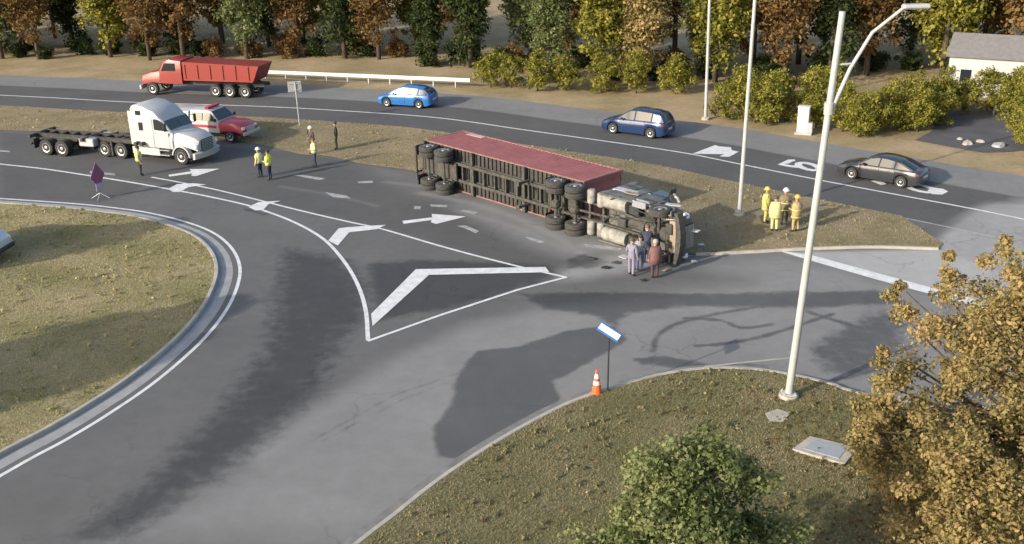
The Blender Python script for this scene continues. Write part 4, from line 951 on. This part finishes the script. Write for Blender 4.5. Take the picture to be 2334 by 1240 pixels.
    if coat:
        vv = shell('coat', [(.70, .19, .235), (.95, .18, .225), (1.28, .19, .23), (1.41, .155, .205), (1.48, .085, .11)], coat, bulk * .97)
        for zz in ((.76, 1.1) if group else ()):
            b = MB(); b.loft([[B((.198 * bulk * math.cos(a), .242 * bulk * math.sin(a), q)) for a in np.linspace(0, 2 * math.pi, 17)[:-1]] for q in (zz, zz + .05)], caps=False); b.build('reflective_band', pm('lime_tape', (.6, .62, .25), .4), vv, smooth='all')
    if head:
        kind, hm_ = head; c = Vector(B((.0, 0, 1.70))) - Vector((0, 0, mz))
        b = MB()
        if kind == 'helmet': b.lathe([(.165, -.015), (.17, .0), (.128, .012), (.122, .06), (.09, .105), (.04, .128), (.005, .132)], 'z', 18)
        else: b.lathe([(.112, -.05), (.118, .0), (.108, .045), (.075, .08), (.03, .096), (.004, .098)], 'z', 16)
        b.build('helmet' if kind == 'helmet' else 'hair', hm_, root, smooth=45, loc=c)
    for s in (-1, 1):
        b = MB(); c = Vector(B((.105, s * .036, 1.665))) - Vector((0, 0, mz)); b.lathe([(.002, -.01), (.011, -.005), (.012, .0), (.011, .005), (.002, .01)], 'x', 8, c); b.build('eye', pm('eye', (.05, .04, .035), .3), root)
    return tag(root, label, 'person', group)
yel = pm('hi_vis_yellow', (.62, .66, .07)); yel2 = pm('pale_hi_vis', (.72, .68, .28)); navy = pm('navy_cloth', (.035, .04, .07)); blk = pm('black_cloth', (.03, .03, .032)); brn = pm('brown_cloth', (.075, .06, .045))
tan = pm('turnout_tan', (.42, .31, .14)); tany = pm('turnout_yellow', (.58, .50, .14)); tanl = pm('turnout_pale', (.62, .58, .26)); mar = pm('maroon_cloth', (.17, .085, .08)); lav = pm('pale_lilac_cloth', (.22, .21, .28)); jean = pm('denim', (.10, .11, .22)); gryc = pm('grey_cloth', (.25, .25, .24))
wht = pm('white_helmet', (.75, .75, .73), .4); blh = pm('black_helmet', (.04, .04, .04), .4); orh = pm('amber_helmet', (.75, .40, .06), .4); hairm = pm('dark_hair', (.04, .03, .022), .7); brh = pm('brown_hair', (.10, .065, .04), .7); yeh = pm('yellow_helmet', (.6, .5, .1), .4)
person(322, 400, 20, 'person in a lime vest standing beside the white tractor', gryc, blk, ('bent', 'down'), 1.12, 1.82, head=('hair', hairm), vest=yel)
person(594, 404, 150, 'person in a pale yellow vest and white helmet, left of the pair', yel2, navy, ('down', 'bent'), 1.1, 1.78, head=('helmet', wht), vest=yel2, group='pair in vests on the ramp')
person(616, 410, 165, 'person in a lime vest with dark hair, right of the pair', yel, navy, ('bent', 'hip'), 1.12, 1.80, head=('hair', hairm), vest=yel, group='pair in vests on the ramp')
person(719, 381, 200, 'person in a yellow vest and navy trousers by the median edge', yel2, navy, ('bent', 'bent'), 1.1, 1.82, head=('hair', brh), vest=yel2, z=0)
person(712, 352, 230, 'person in brown with a white helmet behind the vest wearer', brn, brn, ('bent', 'down'), 1.08, 1.8, head=('helmet', wht), z=.03)
person(768, 340, 190, 'person in dark clothes standing alone on the median grass', blk, brn, ('down', 'down'), 1.1, 1.8, head=('hair', hairm), z=.03)
FG = 'firefighters standing on the median'
person(1744, 508, -20, 'firefighter in yellow with a yellow helmet at the left of the group', tany, tany, ('bent', 'down'), 1.15, 1.84, head=('helmet', yeh), coat=tany, z=.03, group=FG)
person(1764, 527, 75, 'firefighter in a pale yellow coat with the back turned, front of the group', tanl, tanl, ('down', 'bent'), 1.2, 1.8, head=('hair', brh), coat=tanl, z=.03, group=FG)
person(1786, 512, 260, 'firefighter in brown with a white helmet in the middle of the group', pm('turnout_brown', (.20, .16, .09)), brn, ('fold', 'fold'), 1.15, 1.86, head=('helmet', wht), coat=pm('turnout_brown', (.20, .16, .09)), z=.03, group=FG)
person(1812, 528, 140, 'firefighter in tan with an amber helmet at the right of the group', tan, tan, ('bent', 'hip'), 1.2, 1.84, step=.08, head=('helmet', orh), coat=tan, z=.03, group=FG)
person(1439, 628, 60, 'person in pale lilac clothes beside the overturned tractor', lav, lav, ('bent', 'down'), 1.1, 1.76, step=.06, head=('hair', brh))
person(1458, 618, 80, 'person in a white top and blue jeans beside the overturned tractor', pm('white_cloth', (.30, .29, .30)), jean, ('reach', 'bent'), 1.05, 1.72, head=('hair', hairm))
person(1492, 634, 100, 'person in a maroon coat closest to the camera at the overturned tractor', mar, pm('dark_maroon', (.07, .04, .045)), ('down', 'down'), 1.15, 1.8, head=('hair', pm('grey_hair', (.35, .32, .30), .7)), coat=mar)
person(1474, 600, 85, 'person in a dark navy jacket bending towards the overturned tractor', navy, navy, ('reach', 'reach'), 1.12, 1.8, bend=.35, head=('hair', mar))

# ------------------------------------------------------------------ trees, shrubs and grass
def leaf_mesh(name, clumps, per, size, material, spread=.6, tone=None, flat_=.55):
    """clumps: (x, y, z, radius, shade); one quad for each leaf spray"""
    C = np.array([c[:3] for c in clumps]); Rr = np.array([c[3] for c in clumps]); Sh = np.array([c[4] for c in clumps]); n = len(C) * per
    idx = np.repeat(np.arange(len(C)), per)
    dirs = rng.normal(size=(n, 3)); dirs /= np.linalg.norm(dirs, axis=1)[:, None]
    rr = rng.random(n) ** .5 * Rr[idx]; P = C[idx] + dirs * rr[:, None] * np.array([1, 1, .8])
    nrm = dirs * .5 + rng.normal(size=(n, 3)) * .6 + np.array([0, 0, flat_]); nrm /= np.linalg.norm(nrm, axis=1)[:, None]
    a = np.cross(nrm, rng.normal(size=(n, 3))); a /= np.linalg.norm(a, axis=1)[:, None] + 1e-9; b = np.cross(nrm, a)
    s = size * (.35 + 1.25 * rng.random(n) ** 1.5)[:, None]; a = a * s; b = b * s * .62
    v = np.stack([P - a, P - b + nrm * s * .12, P + a, P + b + nrm * s * .12], 1).reshape(-1, 3)
    me = bpy.data.meshes.new(name); me.vertices.add(len(v)); me.vertices.foreach_set('co', v.ravel().astype(np.float32))
    me.loops.add(4 * n); me.polygons.add(n); me.loops.foreach_set('vertex_index', np.arange(4 * n)); me.polygons.foreach_set('loop_start', np.arange(0, 4 * n, 4)); me.update(calc_edges=True)
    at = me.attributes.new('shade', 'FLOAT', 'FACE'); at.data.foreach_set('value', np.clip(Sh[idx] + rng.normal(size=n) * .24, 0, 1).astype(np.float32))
    me.materials.append(material); return me
def crown_clumps(n, rx, ry, rz, zc, cr0, shell=.55, top=1.0, shade=lambda p: .5, drop=0):
    out = []
    while len(out) < n:
        p = rng.normal(size=3); p /= np.linalg.norm(p); r = shell + (1 - shell) * rng.random(); q = p * r
        tz = (q[2] + 1) / 2; taper = 1 - (1 - top) * tz
        if random.random() < drop: continue
        c = (q[0] * rx * taper, q[1] * ry * taper, zc + q[2] * rz, cr0 * (.6 + .8 * random.random()))
        out.append((*c, shade(c) + random.uniform(-.3, .3)))
    return out
def tree_trunk(h, r, clumps, nb, split=.3):
    b = MB(); top = Vector((random.uniform(-.2, .2), random.uniform(-.2, .2), h)); b.tube([Vector((0, 0, -.1)), Vector((.03, .02, h * .3)), top * .65 + Vector((0.05, 0, 0)), top], [r * 1.25, r, r * .55, r * .15], 9)
    for c in random.sample(clumps, min(nb, len(clumps))):
        e = Vector(c[:3]); s0 = max(h * split, e.z - math.hypot(e.x, e.y) * .75); s0 = min(s0, h * .85); st = top * (s0 / h); mid = st.lerp(e, .5) + Vector((0, 0, -.12 * (e - st).length * .4))
        b.tube([st, mid, e], [r * .38 * (1.15 - s0 / h), r * .22, r * .06], 6, caps=False)
    return b
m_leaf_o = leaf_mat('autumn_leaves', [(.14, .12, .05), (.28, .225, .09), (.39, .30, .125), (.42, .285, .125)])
m_leaf_g = leaf_mat('green_leaves', [(.06, .08, .03), (.12, .15, .056), (.195, .222, .09), (.28, .29, .13)])
m_leaf_y = leaf_mat('yellow_green_leaves', [(.08, .085, .018), (.17, .165, .03), (.28, .26, .055), (.36, .32, .08)])
m_leaf_b = leaf_mat('russet_leaves', [(.09, .055, .025), (.17, .10, .04), (.24, .15, .06), (.28, .20, .09)])
m_leaf_d = leaf_mat('dark_pine_needles', [(.02, .03, .012), (.04, .055, .022), (.065, .085, .032), (.09, .11, .045)])

# big autumn tree at the lower right
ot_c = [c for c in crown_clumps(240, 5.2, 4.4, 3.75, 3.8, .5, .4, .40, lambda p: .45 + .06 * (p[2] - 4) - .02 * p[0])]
for (x, y, z) in ((-3.0, 1.6, 5.9), (-2.0, 1.6, 6.8), (-.6, 1.4, 7.3), (.8, .6, 7.6), (-4.1, .4, 4.4), (-4.6, -.3, 3.0)):
    for k in range(5): ot_c.append((x + random.gauss(0, .22), y + random.gauss(0, .22), z - .35 * k, .22 + .07 * k, .5 + random.uniform(-.2, .2)))
for k in range(70):   # low skirt of branches towards the grass corner
    a = random.uniform(2.4, 4.6); r_k = random.uniform(2.4, 4.7); ot_c.append((r_k * math.cos(a), r_k * math.sin(a) * .8, random.uniform(.5, 2.6), random.uniform(.3, .6), .45 + random.uniform(-.3, .3)))
t_ = empty('autumn_tree', (14.1, 25.7, .12)); t_.scale = (1, 1, .95); tree_trunk(6.9, .2, ot_c, 90).build('trunk', m_bark, t_, smooth='all')
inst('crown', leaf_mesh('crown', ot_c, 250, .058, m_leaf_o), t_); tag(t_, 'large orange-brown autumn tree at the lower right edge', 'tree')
# green tree at the bottom edge
gt_c = crown_clumps(210, 4.4, 3.2, 3.1, 2.9, .44, .35, .28, lambda p: .5 + .05 * (p[2] - 3))
t_ = empty('green_tree', (3.55, 19.4, .12)); tree_trunk(5.6, .16, gt_c, 60).build('trunk', m_bark, t_, smooth='all')
inst('crown', leaf_mesh('crown', gt_c, 280, .05, m_leaf_g), t_); tag(t_, 'bushy green tree at the bottom edge in front of the grass corner', 'tree')
# low tree in the shade between them
rs_c = crown_clumps(110, 2.7, 2.4, 1.8, 2.0, .42, .3, .5, lambda p: .45)
t_ = empty('low_autumn_tree', (11.0, 22.4, .12)); tree_trunk(3.4, .09, rs_c, 40, .15).build('trunk', m_bark, t_, smooth='all')
inst('crown', leaf_mesh('crown', rs_c, 190, .055, m_leaf_o), t_); tag(t_, 'low golden-brown tree in the shade at the bottom right corner', 'tree')
# shrubs along the far verge
SHR = []
for k, (rx, rz) in enumerate(((1.5, 1.3), (1.9, 1.7), (1.3, 1.6))):
    cl = crown_clumps(46, rx, rx, rz, rz * .95, .42, .35, .6, lambda p: .55); SHR.append((leaf_mesh('foliage', cl, 130, .07, m_leaf_y), tree_trunk(rz * 1.4, .06, cl, 24, .08).mesh('stems', m_bark, smooth='all')))
shrub_px = [(1655, 268), (1700, 262), (1745, 284), (1790, 276), (1880, 262), (1920, 300), (1955, 312), (1985, 308), (2015, 300), (2050, 296), (2090, 300), (2130, 285), (2325, 330), (2350, 352), (2310, 272), (2345, 280), (1850, 250), (1775, 250), (2150, 262), (2325, 250), (1118, 199), (1165, 200), (1225, 208), (1290, 206), (1370, 209), (1450, 212), (1540, 214), (1720, 280), (1860, 292), (2060, 284), (2100, 270), (1690, 250), (2265, 262), (2195, 258)]
ORD = ['first', 'second', 'third', 'fourth', 'fifth', 'sixth', 'seventh', 'eighth', 'ninth', 'tenth', 'eleventh', 'twelfth', 'thirteenth', 'fourteenth', 'fifteenth', 'sixteenth', 'seventeenth', 'eighteenth', 'nineteenth', 'twentieth'] + ['twenty-' + q for q in ('first', 'second', 'third', 'fourth', 'fifth', 'sixth', 'seventh', 'eighth', 'ninth')] + ['thirtieth'] + ['thirty-' + q for q in ('first', 'second', 'third', 'fourth', 'fifth', 'sixth', 'seventh', 'eighth', 'ninth')]
shrub_px.sort()
for k, (px, py) in enumerate(shrub_px):
    g = G(px, py, -.06); o = empty('shrub', g, random.uniform(0, 6)); s_ = random.uniform(.85, 1.15); o.scale = (s_, s_, s_ * random.uniform(.9, 1.2)); a, b = SHR[k % 3]
    inst('foliage', a, o); inst('stems', b, o); tag(o, f'{ORD[k]} yellow-green shrub from the left along the far verge', 'shrub', 'yellow-green shrubs on the far verge')
# woods behind the highway
WT = []
for k, (mm, hh, rx, rz) in enumerate(((m_leaf_y, 9.5, 2.6, 3.4), (m_leaf_b, 10.5, 2.9, 3.6), (m_leaf_g, 10, 2.7, 3.7), (m_leaf_d, 12.5, 2.2, 5.2), (m_leaf_o, 9, 2.8, 3.2))):
    rz *= 1.22; cl = crown_clumps(110, rx, rx, rz, hh - rz * 1.0, .8, .3, .5 if k != 3 else .15, lambda p: .5); WT.append((leaf_mesh('crown', cl, 110, .13, mm), tree_trunk(hh * .93, .17, cl, 34, .3).mesh('trunk', m_bark, smooth='all'), ['yellow-green', 'russet', 'green', 'dark evergreen', 'orange'][k]))
wpos = []; cnt = {}
for row, (yb, x0, x1, st) in enumerate(((0, -62, 76, 4.6), (6.5, -64, 82, 5.0), (14, -70, 90, 5.6))):
    x = x0
    while x < x1:
        base_y = np.interp(x, [-70, -20, -2, 6, 20, 32, 45, 80], [104, 101, 92, 86.5, 82, 86, 80, 70]); wpos.append((x + random.uniform(-1.2, 1.2), base_y + yb + random.uniform(-1.6, 1.6), row)); x += st
for k, (x, y, row) in enumerate(wpos):
    q = random.choices(range(5), (3, 3, 2.2, 2.4, 1.2))[0]; a, b, nm = WT[q]; o = empty('woodland_tree', (x, y, -.06), random.uniform(0, 6)); s_ = random.uniform(.85, 1.25); o.scale = (s_, s_, s_ * random.uniform(.9, 1.15))
    inst('crown', a, o); inst('trunk', b, o); cnt[nm] = cnt.get(nm, -1) + (row == 0)
    tag(o, f'{ORD[cnt[nm]]} {nm} tree from the left in the front row of the woods' if row == 0 else f'{nm} tree deep in the woods behind the front row', 'tree', f'{nm} trees in the woods')
UND = []
for k, mm in enumerate((m_leaf_d, m_leaf_b)):
    cl = crown_clumps(30, 1.5, 1.5, .9, .8, .4, .3, .7, lambda p: .4); UND.append((leaf_mesh('foliage', cl, 110, .08, mm), tree_trunk(1.1, .04, cl, 16, .08).mesh('stems', m_bark, smooth='all')))
for k, x in enumerate(np.arange(-58, 62, 1.9)):
    by = np.interp(x, [-70, -20, -2, 6, 20, 32, 45, 80], [104, 101, 92, 86.5, 82, 86, 80, 70]); q = random.random() < .4; a, b = UND[int(q)]
    o = empty('undergrowth_bush', (x + random.uniform(-1, 1), by + random.uniform(-.8, 6.0), -.06), random.uniform(0, 6)); s_ = random.uniform(.7, 1.25); o.scale = (s_,) * 3; inst('foliage', a, o); inst('stems', b, o)
    tag(o, ('russet' if q else 'dark green') + ' low bush at the foot of the woods', 'bush', ('russet' if q else 'dark green') + ' bushes at the foot of the woods')
# trees left of the frame, seen through their shadows on the island
dcl = crown_clumps(150, 2.8, 2.8, 3.4, 6.2, .9, .1, .6, lambda p: .5); DENSE = leaf_mesh('crown', dcl, 220, .2, m_leaf_g)
for k, (x, y, q, s_) in enumerate(((-32.6, 40.3, 2, .76), (-30.2, 26.6, 2, .95), (-26.6, 27.2, 2, .72))):
    a, b, nm = WT[q]; a = DENSE; o = empty('roadside_tree', (x, y, .1), k); o.scale = (s_,) * 3; inst('crown', a, o); inst('trunk', b, o)
    tag(o, ['green tree standing left of the grass island beside the pale van', 'taller green tree left of the grass island, nearer the camera', 'short green tree left of the grass island, closest to the kerb'][k], 'tree')

# short grass and fallen leaves
def blades(name, poly, n, hgt, mats, label, zb, region):
    P = np.array([(p[0], p[1]) for p in poly]); lo, hi = np.array(region[0]), np.array(region[1])
    xy_ = lo + (hi - lo) * rng.random((int(n * 2.2), 2)); xy_ = xy_[inside_soft(xy_, poly, .05) > .9][:n]; n = len(xy_)
    v = []; a = rng.random(n) * 6.28; hh = hgt * (.5 + rng.random(n)); wd = .008 + .014 * rng.random(n); lean = rng.normal(size=(n, 2)) * hgt * .7
    p0 = np.stack([xy_[:, 0] - np.cos(a) * wd, xy_[:, 1] - np.sin(a) * wd, np.full(n, zb)], 1); p1 = np.stack([xy_[:, 0] + np.cos(a) * wd, xy_[:, 1] + np.sin(a) * wd, np.full(n, zb)], 1); p2 = np.stack([xy_[:, 0] + lean[:, 0], xy_[:, 1] + lean[:, 1], zb + hh], 1)
    vv = np.stack([p0, p1, p2], 1).reshape(-1, 3); me = bpy.data.meshes.new(name); me.vertices.add(3 * n); me.vertices.foreach_set('co', vv.ravel().astype(np.float32)); me.loops.add(3 * n); me.polygons.add(n); me.loops.foreach_set('vertex_index', np.arange(3 * n)); me.polygons.foreach_set('loop_start', np.arange(0, 3 * n, 3)); me.update(calc_edges=True)
    at = me.attributes.new('shade', 'FLOAT', 'FACE'); f1 = np.sin(xy_[:, 0] * .9 + np.sin(xy_[:, 1] * .7) * 2) * .22 + np.sin(xy_[:, 1] * 1.3 + xy_[:, 0] * .4) * .18
    at.data.foreach_set('value', np.clip(.5 + f1 + rng.normal(size=n) * .2, 0, 1).astype(np.float32)); me.materials.append(mats); o = inst(name, me); return tag(o, label, 'grass', kind='stuff')
m_bl_i = leaf_mat('dry_blades', [(.24, .24, .10), (.36, .32, .15), (.48, .40, .22), (.56, .47, .31)])
m_bl_c = leaf_mat('dull_blades', [(.16, .16, .07), (.24, .215, .11), (.31, .255, .15), (.37, .31, .20)])
def litter(name, poly, n, mats, label, zb, region, size, patch):
    lo, hi = np.array(region[0]), np.array(region[1]); q = lo + (hi - lo) * rng.random((n * 3, 2)); den = np.exp(-((q - np.array(patch[0])) ** 2).sum(1) / patch[1] ** 2) + .12
    q = q[(inside_soft(q, poly, .05) > .9) & (rng.random(len(q)) < den)][:n]
    cl = [(x, y, zb + .02, .01, random.random()) for x, y in q]; o = inst(name, leaf_mesh(name, cl, 1, size, mats, flat_=3.0)); return tag(o, label, 'leaves', kind='stuff')
litter('fallen_leaves', crn_poly, 3000, m_leaf_b, 'fallen brown leaves scattered over the grass corner', .15, ((-3, 20), (17, 34)), .06, ((12, 27), 5.0))
def tufts(name, poly, n, mats, label, zb, region):
    lo, hi = np.array(region[0]), np.array(region[1]); q = lo + (hi - lo) * rng.random((n * 3, 2)); q = q[inside_soft(q, poly, .05) > .9][:n]
    cl = [(x, y, zb + .06, random.uniform(.06, .17), random.random() * .8) for x, y in q]; o = inst(name, leaf_mesh(name, cl, 14, .05, mats, flat_=.1)); return tag(o, label, 'weeds', kind='stuff')
blades('grass', isl_poly, 130000, .05, m_bl_i, 'short dry grass covering the left island', .125, ((-27, 22), (-11, 56)))
blades('grass', crn_poly, 130000, .05, m_bl_c, 'short dull grass covering the lower right corner', .125, ((-4, 19), (17, 34)))
blades('grass', mpoly, 80000, .06, m_bl_i, 'short dry grass covering the median', .025, ((-44, 44), (23, 86)))

tufts('weed_tufts', crn_poly, 380, m_bl_c, 'small weed tufts dotted over the grass corner', .13, ((-4, 19), (17, 34)))
tufts('weed_tufts', isl_poly, 450, m_bl_i, 'small weed tufts dotted over the left island', .13, ((-27, 22), (-11, 56)))
tufts('weed_tufts', mpoly, 350, m_bl_i, 'small weed tufts dotted over the median', .03, ((-44, 44), (23, 86)))
